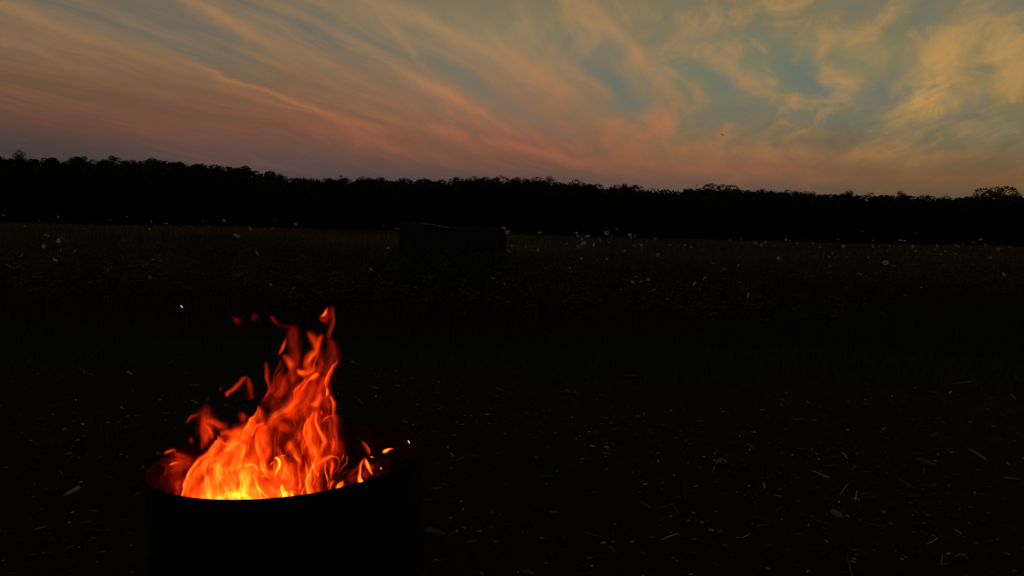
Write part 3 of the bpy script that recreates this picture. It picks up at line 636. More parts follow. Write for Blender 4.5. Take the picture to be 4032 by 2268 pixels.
# leafy weeds between the grasses: stems with small leaves
def weeds(n, y0, y1, h0, h1, leaf, nl, name, label, tint, seed):
    rg = np.random.default_rng(seed)
    y = y0+(y1-y0)*rg.random(n); x = rg.uniform(-1, 1, n)*(y*.74+1); keep = nz(x, y, .5, seed) > -.25; x, y = x[keep], y[keep]; n = len(x)
    z = gz(x, y); h = rg.uniform(h0, h1, n); la = rg.uniform(0, 6.28, n); lr = rg.uniform(0, .2, n)
    t = rg.random((n, nl))**.7*.8+.2; a = rg.uniform(0, 6.283, (n, nl)); r = rg.uniform(.02, .10, (n, nl))*(1.15-t)+.01
    X = x[:, None]+np.cos(la)[:, None]*lr[:, None]*t+np.cos(a)*r; Y = y[:, None]+np.sin(la)[:, None]*lr[:, None]*t+np.sin(a)*r; Z = z[:, None]+h[:, None]*t
    X, Y, Z, a = X.ravel(), Y.ravel(), Z.ravel(), a.ravel(); N = len(X)
    s = leaf*rg.uniform(.6, 1.5, N); up = rg.uniform(-.5, .6, N)
    dx, dy, dz = np.cos(a)*s, np.sin(a)*s, up*s; sx, sy = -np.sin(a)*s*.28, np.cos(a)*s*.28
    P = np.stack([np.stack([X, Y, Z], 1), np.stack([X+dx*.5+sx, Y+dy*.5+sy, Z+dz*.6], 1), np.stack([X+dx, Y+dy, Z+dz*.7], 1), np.stack([X+dx*.5-sx, Y+dy*.5-sy, Z+dz*.6], 1)], 1).reshape(-1, 3)
    q = np.arange(N*4).reshape(N, 4); c = np.repeat(np.array(tint)*rg.uniform(.5, 1.5, (N, 1)), 4, 0)
    return tag(mesh_obj(name, P, q, grass_mat, cols=c), label, 'weeds', kind='stuff')
weeds(1500, 9, 14, .35, .8, .05, 26, 'leafy_weeds', 'dark leafy weeds along the near edge of the meadow', (.028, .045, .014), 2)
weeds(2600, 13, 30, .4, .95, .07, 20, 'leafy_weeds', 'dark leafy weeds scattered through the meadow', (.035, .042, .013), 3)

def weeds_front():
    rg = np.random.default_rng(31); n = 520
    a0, a1 = at(1540, 980, 12).x, at(2040, 980, 12).x
    y = rg.uniform(11.2, 12.95, n); x = rg.uniform(a0, a1, n); z = gz(x, y); h = rg.uniform(.5, .92, n); nl = 26
    t = rg.random((n, nl))**.6; a = rg.uniform(0, 6.283, (n, nl)); r = rg.uniform(.01, .09, (n, nl))
    X = (x[:, None]+np.cos(a)*r).ravel(); Y = (y[:, None]+np.sin(a)*r).ravel(); Z = (z[:, None]+h[:, None]*t).ravel(); a = a.ravel(); N = len(X)
    s = .045*rg.uniform(.6, 1.5, N); up = rg.uniform(-.4, 1.0, N); dx, dy, dz = np.cos(a)*s, np.sin(a)*s, up*s; sx, sy = -np.sin(a)*s*.25, np.cos(a)*s*.25
    P = np.stack([np.stack([X, Y, Z], 1), np.stack([X+dx*.5+sx, Y+dy*.5+sy, Z+dz*.6], 1), np.stack([X+dx, Y+dy, Z+dz], 1), np.stack([X+dx*.5-sx, Y+dy*.5-sy, Z+dz*.6], 1)], 1).reshape(-1, 3)
    c = np.repeat(np.array([[.03, .042, .012]])*rg.uniform(.4, 1.5, (N, 1)), 4, 0)
    tag(mesh_obj('leafy_weeds', P, np.arange(N*4).reshape(N, 4), grass_mat, cols=c), 'leafy weeds grown up against the foot of the dark tarp', 'weeds', kind='stuff')
weeds_front()

# ------------------------------------------------------------------ wooded hillside
SKY = [(-160,600),(0,610),(60,612),(100,618),(190,622),(215,614),(245,622),(310,614),(330,625),(390,628),(440,620),(460,628),(560,627),(600,622),(640,631),(760,634),(810,641),(900,645),(950,656),(980,655),(1010,668),(1080,682),(1110,684),(1145,698),
 (1300,695),(1345,690),(1380,697),(1500,694),(1550,700),(1750,698),(1930,696),(2000,697),(2120,700),(2165,702),(2200,715),(2260,710),(2300,718),(2400,719),(2430,728),(2490,730),(2600,745),(2700,739),(2760,738),(2915,740),(3050,742),(3200,752),(3280,759),
 (3380,752),(3400,762),(3480,758),(3560,764),(3700,768),(3840,766),(4032,764),(4200,764)]
SX, SY = zip(*SKY)
leaf_mat = mat_tint('tree_leaves', .85, .15, .1); bark_mat = mat_noise('tree_bark', (.02,.016,.012), (.05,.04,.03), 3, .95)
def crown_variant(seed, n, airy, w=1., h=1., leaf=.5):
    """leaf clumps in a unit crown: x, y within +-.5, z 0..1"""
    rg = np.random.default_rng(seed); k = rg.integers(9, 15) if not airy else rg.integers(14, 20)
    c = np.stack([rg.normal(0, .24, k), rg.normal(0, .24, k), rg.uniform(.15, .82, k)], 1); rr = rg.uniform(.13, .25, k) if not airy else rg.uniform(.06, .12, k)
    lim = .46*np.sqrt(np.clip(1-((c[:, 2]-.45)/.62)**2, .05, 1)); rad = np.hypot(c[:, 0], c[:, 1]); f = np.minimum(1, lim/np.maximum(rad, 1e-6)); c[:, 0] *= f; c[:, 1] *= f
    c[0] = (.0, 0, .8); c[1] = (0, 0, .5); 
    p = rg.choice(k, n, p=rr**2/sum(rr**2)); d = rg.normal(0, 1, (n, 3)); d /= np.linalg.norm(d, axis=1)[:, None]
    P = c[p]+d*(rr[p]*(.62+.38*rg.random(n)**.5))[:, None]
    s = leaf*rg.uniform(.5, 1.4, n); u = rg.normal(0, 1, (n, 3)); u /= np.linalg.norm(u, axis=1)[:, None]; v = np.cross(u, rg.normal(0, 1, (n, 3))); v /= np.linalg.norm(v, axis=1)[:, None]
    V = np.stack([P-u*s[:, None], P+v*s[:, None]*.55, P+u*s[:, None], P-v*s[:, None]*.55], 1).reshape(-1, 3)
    tone = np.repeat(rg.uniform(.55, 1.5, k)[p]*rg.uniform(.7, 1.3, n), 4)[:, None]
    return V, np.arange(n*4).reshape(n, 4), tone*np.array([[.013, .019, .006]]), c, rr
def limbs(c, airy, th=.018):
    V, Fc = [], []
    def stick(a, b, r0, r1):
        a = np.array(a, float); b = np.array(b, float); d = b-a; L = np.linalg.norm(d); d /= L; s = np.cross(d, [.3, .9, .1]); s /= np.linalg.norm(s); t = np.cross(d, s); i0 = len(V)
        for q, r in ((a, r0), (b, r1)):
            for j in range(5): V.append(tuple(q+r*(s*math.cos(j*1.2566)+t*math.sin(j*1.2566))))
        for j in range(5): Fc.append((i0+j, i0+(j+1) % 5, i0+5+(j+1) % 5, i0+5+j))
    stick((0, 0, 0), (.01, .02, .55), th*1.3, th*.6)
    for p in c[2:]:
        z0 = max(.0, p[2]-.3); stick((0, 0, z0), p, th*.7, th*.2)
    return V, Fc
def bole():
    V, Fc = [], []
    for z, r in ((0, .055), (.08, .038), (.5, .03), (1, .024)):
        for j in range(8): V.append((r*math.cos(j*.7854)+.01*math.sin(z*4), r*math.sin(j*.7854), z))
    for i in range(3):
        for j in range(8): Fc.append((i*8+j, i*8+(j+1) % 8, i*8+8+(j+1) % 8, i*8+8+j))
    return V, Fc
VARS = []
_o = mesh_obj('trunk', *bole(), bark_mat); BOLE = _o.data; bpy.data.objects.remove(_o)
for i in range(9):
    airy = i in (6, 7); n = 2800 if not airy else 700
    V, q, cc, c, rr = crown_variant(100+i, n, airy, leaf=.027 if not airy else .03)
    mc = mesh_obj('crown', V, q, leaf_mat, cols=cc); Vt, Ft = limbs(c, airy); mt = mesh_obj('limbs', Vt, Ft, bark_mat)
    VARS.append((mc.data, mt.data)); bpy.data.objects.remove(mc); bpy.data.objects.remove(mt)
def tree(px, top, width, var, dist, label, group, crown_h=None, name='hillside_tree', rot=None):
    """crown top at (px, top) in the photo, crown width in photo pixels, standing at the given distance"""
    P = at(px, top, dist); wm = width/F_PX*dist; ch = crown_h or wm*random.uniform(.6, .85)
    g = float(gz(P.x, P.y)); base = Vector((P.x, P.y, min(g, P.z-ch*1.3)))
    root = empty(name, base, label, 'tree', group)
    cm, tm = VARS[var]
    zc = P.z-ch*1.0-base.z
    c = bpy.data.objects.new('crown', cm); COL.objects.link(c); c.parent = root; c.location = (0, 0, zc); c.scale = (wm, wm, ch); c.rotation_euler.z = rot if rot is not None else random.uniform(0, 6.28)
    t = bpy.data.objects.new('limbs', tm); COL.objects.link(t); t.parent = root; t.location = (0, 0, zc); t.scale = (wm, wm, ch*.9); t.rotation_euler.z = c.rotation_euler.z
    t = bpy.data.objects.new('trunk', BOLE); COL.objects.link(t); t.parent = root; t.scale = (wm, wm, max(zc+.1, .5))
    return root
GRP = 'trees along the skyline of the dark hillside'
NOTABLE = [
 (75, 592, 52, 0, 'small bushy treetop sticking up highest at the far left of the ridge', 4.0),
 (440, 612, 60, 1, 'rounded treetop on the left ridge just right of a shallow dip', None),
 (305, 612, 70, 2, 'broad treetop beside the shallow dip of the left ridge', None),
 (600, 618, 120, 3, 'wide flat treetop in the middle of the high left ridge', None),
 (970, 650, 70, 4, 'pointed treetop where the left ridge starts to fall', None),
 (1105, 676, 78, 6, 'ragged wind-bent treetop at the foot of the left ridge slope', 5.),
 (1343, 686, 60, 7, 'low ragged treetop on the level skyline right of the ridge slope', None),
 (2165, 694, 44, 0, 'small round treetop where the central skyline steps down', None),
 (2268, 706, 80, 5, 'rounded treetop just right of the step in the central skyline', None),
 (2460, 714, 84, 6, 'airy treetop showing sky between its clumps, on the skyline right of centre', 6.),
 (2745, 719, 22, 7, 'spindly sapling top rising alone just left of the broad dome', 4.),
 (2850, 722, 150, 8, 'broad domed treetop on the skyline below the flying bird', 7.),
 (3345, 746, 100, 3, 'rounded treetop between the broad dome and the airy tree on the right skyline', None),
 (3435, 752, 90, 7, 'thin-leaved treetop beside the airy tree on the right skyline', None),
 (3545, 741, 84, 6, 'airy treetop with gaps of sky on the right skyline', 6.),
 (3925, 729, 170, 8, 'large domed tree near the right end of the skyline', 9.),
]
for px, top, wd, var, lab, ch in NOTABLE:
    tree(px, top, wd, var, 232+random.uniform(-6, 6), lab, GRP, ch)
def skyline_label(px):
    for x, t in ((70, 'at the far left end of the ridge'), (300, 'on the left ridge between the bushy top and the broad treetop'), (600, 'on the high left ridge before it starts to fall'), (950, 'on the left ridge above the start of its slope'),
                 (1150, 'on the falling slope of the left ridge'), (1560, 'on the level skyline just right of the ridge slope'), (2150, 'on the level central skyline above the draped dark tarp'), (2480, 'on the skyline where it steps down right of centre'),
                 (2760, 'in the low part of the skyline left of the broad dome'), (2950, 'around the broad dome below the flying bird'), (3300, 'on the skyline just right of the broad dome'), (3500, 'on the skyline left of the airy right-hand tree'),
                 (3820, 'on the low skyline between the airy tree and the large right dome'), (9999, 'around the large domed tree at the right end')):
        if px < x: return 'dark broadleaf tree ' + t
px = -130.
while px < 4180:
    wd = random.choice((random.uniform(60, 95), random.uniform(110, 185))); top = float(np.interp(px, SX, SY))+random.choice((0, 1, 3, 7))+random.uniform(-1, 2)
    tree(px, top, wd, random.choice((0, 1, 2, 3, 4, 5, 8)), random.uniform(240, 262), skyline_label(px), GRP)
    px += wd*random.uniform(.38, .55)
# the wood below the skyline reads as one dark mass
def woods():
    rg = np.random.default_rng(9); n = 90000
    d = rg.uniform(176, 238, n); px = rg.uniform(-260, 4300, n)
    sky = np.interp(px, SX, SY)
    lob = nz(px*.05, d*.1, 1.0, 2.)*14+nz(px*.13, d*.3, 1.0, 5.)*7
    t = rg.random(n)**.8
    hor = 905+(px-2016)*.0209
    py = (sky+12+lob+9)*(1-t)+(hor+16)*t
    dx = (px-CX)/F_PX; dy = (py-CY)/F_PX; D = dx[:, None]*np.array(cam_r)-dy[:, None]*np.array(cam_u)+np.array(fwd); P = D*(d/D[:, 1])[:, None]; P[:, 2] += CAM_Z
    s = rg.uniform(.35, 1.0, n)*1.15; u = rg.normal(0, 1, (n, 3)); u /= np.linalg.norm(u, axis=1)[:, None]; v = np.cross(u, rg.normal(0, 1, (n, 3))); v /= np.linalg.norm(v, axis=1)[:, None]
    V = np.stack([P-u*s[:, None], P+v*s[:, None]*.6, P+u*s[:, None], P-v*s[:, None]*.6], 1).reshape(-1, 3)
    tone = np.clip(1+nz(px*.02, d*.05, 1.0, 7.)*.7, .4, 2)*rg.uniform(.6, 1.4, n)
    tag(mesh_obj('woodland', V, np.arange(n*4).reshape(n, 4), leaf_mat, cols=np.repeat(tone, 4)[:, None]*np.array([[.012, .017, .0055]])), 'dark mass of broadleaf wood covering the hillside behind the meadow', 'woodland', kind='stuff')
woods()
# ------------------------------------------------------------------ dark tarp draped over a low rack in the meadow
def tarp():
    Y = 13.2
    top = [(1572,878),(1600,877),(1650,880),(1700,885),(1757,895),(1800,898),(1850,898),(1872,894),(1895,893),(1930,897),(1975,900),(1990,902)]
    tx, ty = zip(*top)
    P0 = at(1572, 1000, Y); gb = float(gz(P0.x+1, Y))
    root = empty('draped_tarp', (at(1780, 1000, Y).x, Y, gb), 'dark grey tarp draped in folds over a low rack in the meadow', 'tarp')
    bx = root.location.x
    xl, xr = at(1572, 880, Y).x-bx, at(1992, 900, Y).x-bx
    rg = np.random.default_rng(4); nu, depth = 120, .75
    us = np.linspace(xl, xr, nu)
    px = np.interp(us, [xl, xr], [1572, 1992]); zt = np.array([at(a, np.interp(a, tx, ty), Y).z for a in px])-gb
    folds = [(.06,.05,.16),(.12,.03,.08),(.44,.02,.10),(.50,.018,.10),(.64,.03,.14),(.70,.025,.14),(.80,.03,.10),(.90,.03,.10)]
    def fold(u01, t):                         # ridges of cloth fanning out below the rail
        s = 0*u01
        for c, wd, am in folds: s = s+am*np.exp(-((u01-(c+(t*.10 if c < .2 else -t*.12 if .6 < c < .75 else 0)))/(wd*(.35+.65*t)))**2)*t**.6
        return s+.012*np.sin(u01*60+t*3)*t+.02*np.sin(u01*17)*t
    u01 = np.linspace(0, 1, nu); rows = []
    nt_, nr = 22, 10
    for k in range(nt_+1):                    # front drop, bottom to top
        t = 1-k/nt_; z = zt*(1-t)+.04*t
        rows.append(np.stack([us*(1+.02*t), -fold(u01, t)-.10*t, z], 1))
    for k in range(1, nr):                    # across the top, sagging between the rails
        q = k/nr; rows.append(np.stack([us, np.full(nu, depth*q), zt-.05*math.sin(math.pi*q)+.01*np.sin(u01*25+q*5)], 1))
    for k in range(nt_+1):
        t = k/nt_; rows.append(np.stack([us*(1+.02*t), depth+fold(1-u01, t)+.08*t, zt*(1-t)+.04*t], 1))
    V = np.stack(rows); a, b = V.shape[:2]; ij = np.arange(a*b).reshape(a, b)
    q = np.stack([ij[:-1, :-1], ij[:-1, 1:], ij[1:, 1:], ij[1:, :-1]], -1).reshape(-1, 4)
    m, w, bs, out = mat_new('tarp_cloth'); v = w.n('ShaderNodeTexCoord').outputs['Object']
    w.put(bs.inputs['Base Color'], w.ramp(w.noise(v, 6, 5, .6), [(.3, (.012,.013,.020)), (.7, (.026,.027,.038))])); bs.inputs['Roughness'].default_value = .5; bs.inputs['Specular IOR Level'].default_value = .3
    bp = w.n('ShaderNodeBump'); bp.inputs['Strength'].default_value = .4; bp.inputs['Distance'].default_value = .02; w.put(bp.inputs['Height'], w.noise(v, 22, 4, .6)); w.put(bs.inputs['Normal'], bp.outputs[0])
    o = mesh_obj('cloth', V.reshape(-1, 3), q, m, root, smooth=True)
    hem = mat_noise('tarp_hem', (.10,.10,.12), (.20,.20,.23), 30, .5)
    def bar(name, pts, r, mat):
        V, Fc = [], []; n = 6
        for i, p in enumerate(pts):
            for j in range(n): V.append((p[0], p[1]+r*math.cos(j*1.047), p[2]+r*math.sin(j*1.047)))
        for i in range(len(pts)-1):
            for j in range(n): Fc.append((i*n+j, i*n+(j+1) % n, (i+1)*n+(j+1) % n, (i+1)*n+j))
        return mesh_obj(name, V, Fc, mat, root)
    def strip(u0, u1): return [(us[i], -.012, zt[i]+.010+.003*math.sin(i)) for i in range(nu) if u0 <= u01[i] <= u1]
    bar('pale_hem', strip(.0, .08), .006, hem); bar('pale_hem', strip(.12, .44), .006, hem); bar('pale_hem', strip(.5, .68), .006, hem); bar('pale_hem', strip(.70, .76), .008, hem)
    wood = mat_noise('rack_wood', (.03,.022,.015), (.07,.05,.035), 12, .9)
    for x in (xl+.03, (xl+xr)/2, xr-.03):
        for y in (.03, depth-.03):
            zz = float(np.interp(x, us, zt))-.02
            V = [(x+sx*.025, y+sy*.025, z) for z in (0, zz) for sx, sy in ((-1,-1),(1,-1),(1,1),(-1,1))]
            mesh_obj('post', V, [(0,1,5,4),(1,2,6,5),(2,3,7,6),(3,0,4,7),(4,5,6,7)], wood, root)
tarp()

# ------------------------------------------------------------------ wild carrot flowers
F5 = [(30,60,8),(488,72,6),(930,100,10),(1280,112,8),(1383,127,8),(1410,132,10),(1313,165,9),(700,178,14),(390,240,22),(500,275,20),(530,255,16),(372,320,18),(190,402,18),(640,368,24),(490,402,14),(465,438,20),(70,488,18),(520,355,8),(210,155,8),(330,105,6),(1890,103,14),(1717,113,10),(2325,103,6),(2498,134,12),(1607,156,10),(1765,152,7),(2115,172,18),(2305,175,10),(1990,225,16),(2012,235,12),(2172,380,22),(1292,437,20),(2565,240,5),(1265,588,12),(762,625,8),(2285,645,14),(2480,680,18),(1100,305,6),(1075,72,6),(1265,180,6),(1520,180,8)]
F4 = [(528,258,12),(350,228,6),(575,288,4),(580,420,5),(413,508,8),(888,415,9),(735,530,8),(1065,525,14),(1230,400,12),(1140,478,4),(1270,490,14),(1245,530,12),(1275,562,5),(1355,460,14),(1350,385,7),(1568,378,10),(1680,370,11),(1635,433,12),(1648,490,12),(1650,560,8),(1790,395,12),(1838,463,13),(1872,492,4),(1880,250,18),(1935,312,20),(1922,335,16),(1885,533,12),(1945,545,8),(190,775,14),(215,780,8),(2337,322,13),(2150,490,12),(2235,490,8),(2250,540,8),(2315,530,10),(2420,445,10),(2405,482,8),(1985,488,8),(1890,960,12),(1525,883,5),(1740,890,6),(1050,745,6),(1430,770,6)]
F6 = [(40,388,8),(695,250,9),(708,282,8),(737,282,8),(750,310,12),(800,285,18),(820,287,10),(1000,258,20),(1096,213,14),(1237,272,14),(1248,298,9),(1300,276,6),(1288,290,7),(1410,280,10),(1480,308,8),(1497,310,8),(775,360,22),(740,370,12),(708,388,9),(740,402,10),(875,372,9),(820,375,8),(1020,348,6),(1115,305,8),(1058,284,7),(920,290,5),(540,347,6),(1185,432,11),(1358,418,12),(1350,375,12),(1410,345,12),(1525,472,14),(1280,380,7),(745,508,10),(1305,690,18),(1265,748,17),(1350,748,15),(1425,720,12),(1485,838,18),(2075,557,12),(2200,628,15),(2340,585,12),(1995,710,18),(1893,765,16),(1940,825,12),(2450,880,20),(2255,325,9),(1650,372,6),(1730,385,7),(1795,375,6),(1860,398,5),(1215,905,7),(1618,928,9),(1150,825,7),(625,605,6),(1000,515,8),(505,452,8),(930,320,8),(600,360,5)]
F7 = [(37,283,6),(50,318,8),(170,313,12),(225,330,12),(262,308,8),(318,342,16),(345,335,8),(375,447,14),(443,280,8),(475,290,8),(540,316,8),(605,278,9),(682,315,7),(830,314,6),(905,280,16),(958,340,16),(857,400,8),(885,440,14),(826,441,9),(840,518,10),(868,497,9),(988,440,8),(1180,440,8),(1128,208,14),(1220,288,8),(1220,325,8),(1220,345,7),(1282,340,9),(1170,328,6),(1370,342,9),(1418,343,6),(1468,287,16),(1508,292,10),(1495,247,8),(1603,225,10),(1583,348,10),(1475,342,5),(1335,487,20),(1403,524,18),(1570,330,5),(1790,338,12),(1930,335,8),(1965,328,8),(1985,342,9),(2025,323,9),(2120,315,9),(2187,282,14),(2232,324,11),(2385,337,9),(2450,346,6),(2345,367,10),(2100,385,6),(2130,403,9),(1710,397,8),(1870,388,6),(1960,412,14),(2275,445,10),(2305,508,9),(2300,543,9),(2395,592,16),(1105,590,16),(1508,778,12),(1655,710,9),(1355,383,6),(1775,370,6),(1605,385,5),(2000,440,6),(2040,448,7),(1760,405,6),(1830,412,6),(1620,497,5),(1240,578,5),(2365,408,6),(750,347,5)]
FLOWERS = [(x/2.147, 820+y/2.147, s) for x, y, s in F5]+[(1400+x/3.22, 820+y/3.22, s) for x, y, s in F4]+[(2000+x/2.576, 820+y/2.576, s) for x, y, s in F6]+[(2900+x/2.2756, 820+y/2.2756, s) for x, y, s in F7]
petal = mat_tint('umbel_florets', .8, .25, .1); stemm = mat_noise('flower_stem', (.02,.035,.012), (.045,.06,.02), 9, .8)
def umbel(seed, ring, closed=0.):
    """flat-topped head of tiny florets, unit diameter"""
    rg = np.random.default_rng(seed); V, Fc, C = [], [], []
    n = 34
    for i in range(n):
        r = .5*math.sqrt((i+.5)/n); a = i*2.39996; r *= rg.uniform(.88, 1.06)
        if ring and r < .2: continue
        z = (.10-.45*r*r)+closed*r*1.1; cx_, cy_ = r*math.cos(a), r*math.sin(a); rad = rg.uniform(.075, .11); i0 = len(V); V.append((cx_, cy_, z+.03)); t = rg.uniform(.8, 1.12); C.append(t)
        for j in range(6): V.append((cx_+rad*math.cos(j*1.047), cy_+rad*math.sin(j*1.047), z+rg.uniform(-.02, .02))); C.append(t)
        for j in range(6): Fc.append((i0, i0+1+j, i0+1+(j+1) % 6))
    for i in range(14):                       # rays under the head
        a = i*.449; i0 = len(V); c_, s_ = math.cos(a), math.sin(a)
        V += [(0, 0, -.42), (.36*c_-.012*s_, .36*s_+.012*c_, -.02+closed*.4), (.36*c_+.012*s_, .36*s_-.012*c_, -.02+closed*.4)]; C += [.1]*3; Fc.append((i0, i0+1, i0+2))
    cols = np.array(C)[:, None]*np.array([[.80, .79, .68]])
    o = mesh_obj('umbel', V, Fc, petal, cols=cols); d = o.data; bpy.data.objects.remove(o); return d
UMB = [umbel(1, False), umbel(2, True), umbel(3, False, .3), umbel(4, True, .5), umbel(5, False)]
def flower_label(px, py, s):
    hor = 905+(px-2016)*.0209
    size = 'large' if s >= 17 else 'medium' if s >= 11 else 'tiny'
    if 1560 < px < 2005 and py < 1010: w_ = 'in front of the left half of the dark tarp' if px < 1800 else 'in front of the right half of the dark tarp'
    elif py < hor+12:
        w_ = ('standing above the meadow edge ' + ('at the far left' if px < 500 else 'left of the dark tarp' if px < 1560 else 'just right of the dark tarp' if px < 2350 else 'below the skyline step' if px < 2650 else 'under the broad domed tree' if px < 3100 else 'under the airy right-hand tree' if px < 3650 else 'under the large right dome'))
    elif py < 1010: w_ = 'in the far meadow ' + ('at the left' if px < 700 else 'left of the tarp' if px < 1570 else 'right of the tarp' if px < 2700 else 'at the right')
    else: w_ = 'low in the near meadow ' + ('behind the fire' if px < 1500 else 'below the tarp' if px < 2100 else 'right of centre' if px < 3000 else 'at the right')
    return '%s white wild carrot flower %s' % (size, w_)
UNIQUE = {(2172,380,22): 'curled white wild carrot head seen edge-on in the meadow left of the tarp', (390,240,22): 'tallest pale wild carrot head of the cluster at the far left', (640,368,24): 'broad dull wild carrot head low in the left meadow',
  (1890,103,14): 'tilted white wild carrot head rising above the left meadow edge', (2498,134,12): 'small ring-shaped wild carrot head alone above the meadow edge left of the tarp', (1880,250,18): 'wild carrot head on the top right corner of the dark tarp',
  (1935,312,20): 'bright tilted wild carrot head beside the right edge of the tarp', (1096,213,14): 'highest ring-shaped wild carrot head right of the tarp', (1000,258,20): 'slanted bright wild carrot head just left of the highest one',
  (775,360,22): 'big pale wild carrot head in the thick of the flowers right of the tarp', (1485,838,18): 'dim wild carrot head lowest of the near group right of centre', (1128,208,14): 'faint wild carrot head floating high against the dark trees at the right',
  (1335,487,20): 'large greenish wild carrot head in the right meadow', (1403,524,18): 'edge-on wild carrot head just below the large greenish one at the right', (1292,437,20): 'round greenish wild carrot head beside the cluster of small leaves',
  (2450,880,20): 'edge-on wild carrot head lowest in the right meadow', (1890,960,12): 'bright flat wild carrot head low in front of the tarp'}
ALLF = F5+F4+F6+F7
def flowers():
    rn = random.Random(5)
    for (px, py, s), raw in zip(FLOWERS, ALLF):
        s = max(s, 6)*(1 if True else 1)
        hd = rn.uniform(.065, .085); Y = hd*F_PX/(s*1.05)
        hor = 905+(px-2016)*.0209; dy = py-hor
        if dy > 6: Y = min(Y, .62*F_PX/dy)                      # keep heads above the ground
        Y = min(max(Y, 8.0), 26); 
        P = at(px, py, Y); g = float(gz(P.x, P.y))
        if P.z < g+.22: Y = max(6.5, Y*.8); P = at(px, py, Y); g = float(gz(P.x, P.y))
        hd = s*(1.35 if s < 10 else 1.2 if s < 14 else .98)*Y/F_PX
        lab = UNIQUE.get(raw) or flower_label(px, py, s)
        lx, ly = rn.uniform(-.08, .08), rn.uniform(-.05, .05)
        root = empty('wild_carrot_flower', (P.x+lx, P.y+ly, g), lab, 'wildflower', 'white wild carrot flowers in the meadow')
        u = bpy.data.objects.new('umbel', rn.choice(UMB)); COL.objects.link(u); u.parent = root; u.location = (-lx, -ly, P.z-g); u.scale = (hd,)*3
        u.rotation_euler = (rn.choice((rn.gauss(.2, .3), rn.gauss(.8, .35), rn.gauss(1.1, .3))), rn.gauss(0, .35), rn.uniform(0, 6.28))
        h = P.z-g-.3*hd; V, Fc = [], []
        for k in range(6):
            t = k/5; r = .0028*(1.2-.5*t)
            for j in range(4): V.append((-lx*t**1.6+r*math.cos(j*1.571), -ly*t**1.6+r*math.sin(j*1.571), h*t))
        for k in range(5):
            for j in range(4): Fc.append((k*4+j, k*4+(j+1) % 4, k*4+4+(j+1) % 4, k*4+4+j))
        mesh_obj('stem', V, Fc, stemm, root)
flowers()
# small leaves in the left meadow, caught sky light painted as a pale tint
def pale_leaves():
    rg = np.random.default_rng(8); pts = []
    for cx_, cy_, sx, sy, n in ((1420,400,110,70,110),(1330,310,30,30,26),(1000,195,40,15,16),(890,200,25,12,8),(140,360,40,20,16),(1010,400,50,14,14),(870,350,20,30,6),(100,500,60,20,18),(1230,480,40,20,16),(2010,545,60,30,16),(1960,330,50,40,10),(930,500,30,30,8),(1200,320,40,8,10)):
        for _ in range(n): pts.append((rg.normal(cx_, sx*.7)/2.147, 820+rg.normal(cy_, sy*.7)/2.147))
    V, Fc, C = [], [], []
    for px, py in pts:
        hor = 905+(px-2016)*.0209; Y = min(14, .55*F_PX/max(py-hor, 20)); P = at(px, py, Y)
        a = rg.uniform(0, 6.28); l = rg.uniform(.012, .026); w_ = l*.35; dx, dy = math.cos(a)*l, math.sin(a)*l*.6; i0 = len(V)
        V += [(P.x-dx, P.y-dy, P.z), (P.x+dy*.4, P.y-dx*.4, P.z+.003), (P.x+dx, P.y+dy, P.z+rg.uniform(-.003, .006)), (P.x-dy*.4, P.y+dx*.4, P.z+.003)]
        Fc.append((i0, i0+1, i0+2, i0+3)); C += [rg.uniform(.6, 1.5)]*4
    tag(mesh_obj('sky_tinted_leaves', V, Fc, petal, cols=np.array(C)[:, None]*np.array([[.5, .52, .42]])), 'scattered tiny leaves tinted pale with caught sky light inside the left meadow', 'leaves', kind='stuff')
pale_leaves()

# ------------------------------------------------------------------ litter on the bare soil
def litter():
    rg = np.random.default_rng(12); n = 24000
    y = 1.55+5.2*rg.random(n)**.9; x = rg.uniform(-1, 1, n)*(y*.74+.4)
    k = np.hypot(x-RING_C.x, y-RING_C.y) > .50; k &= rg.random(n) < .55+.45*nz(x, y, 1.7, 3.); x, y = x[k], y[k]; n = len(x)
    z = gz(x, y)+rg.uniform(.003, .014, n); a = rg.uniform(0, 6.283, n); l = rg.lognormal(-4.8, .55, n)*.9; w_ = l*rg.uniform(.12, .7, n)
    long_ = rg.random(n) < .25; l = np.where(long_, l*2.6, l); w_ = np.where(long_, l*.06, w_)
    ux, uy = np.cos(a), np.sin(a); tl = rg.normal(0, .35, n); h = w_*rg.uniform(.15, .5, n)
    def p(s, t, u): return np.stack([x+ux*l*s-uy*w_*t, y+uy*l*s+ux*w_*t, z+tl*l*s+u*h+np.abs(tl)*l], 1)
    V = np.stack([p(-1,-.8,0), p(.2,-1,0), p(1,.1,0), p(.3,1,0), p(-.9,.7,0), p(0,0,1)], 1).reshape(-1, 3)
    b = (np.arange(n)*6)[:, None]; Fc = np.concatenate([b+np.array(t)[None] for t in ((0,1,5),(1,2,5),(2,3,5),(3,4,5),(4,0,5))])
    pale = rg.random(n); t = np.where((pale > .93)[:, None], np.array([[.42,.41,.38]]), np.where((pale > .80)[:, None], np.array([[.10,.085,.065]]), np.array([[.028,.020,.014]])))*rg.uniform(.5, 1.4, (n, 1))
    tag(mesh_obj('ground_litter', V, Fc, mat_tint('litter', .85, 0, .15), cols=np.repeat(t, 6, 0)), 'bits of bark, straw and chips strewn over the dark soil', 'litter', kind='stuff')
litter()
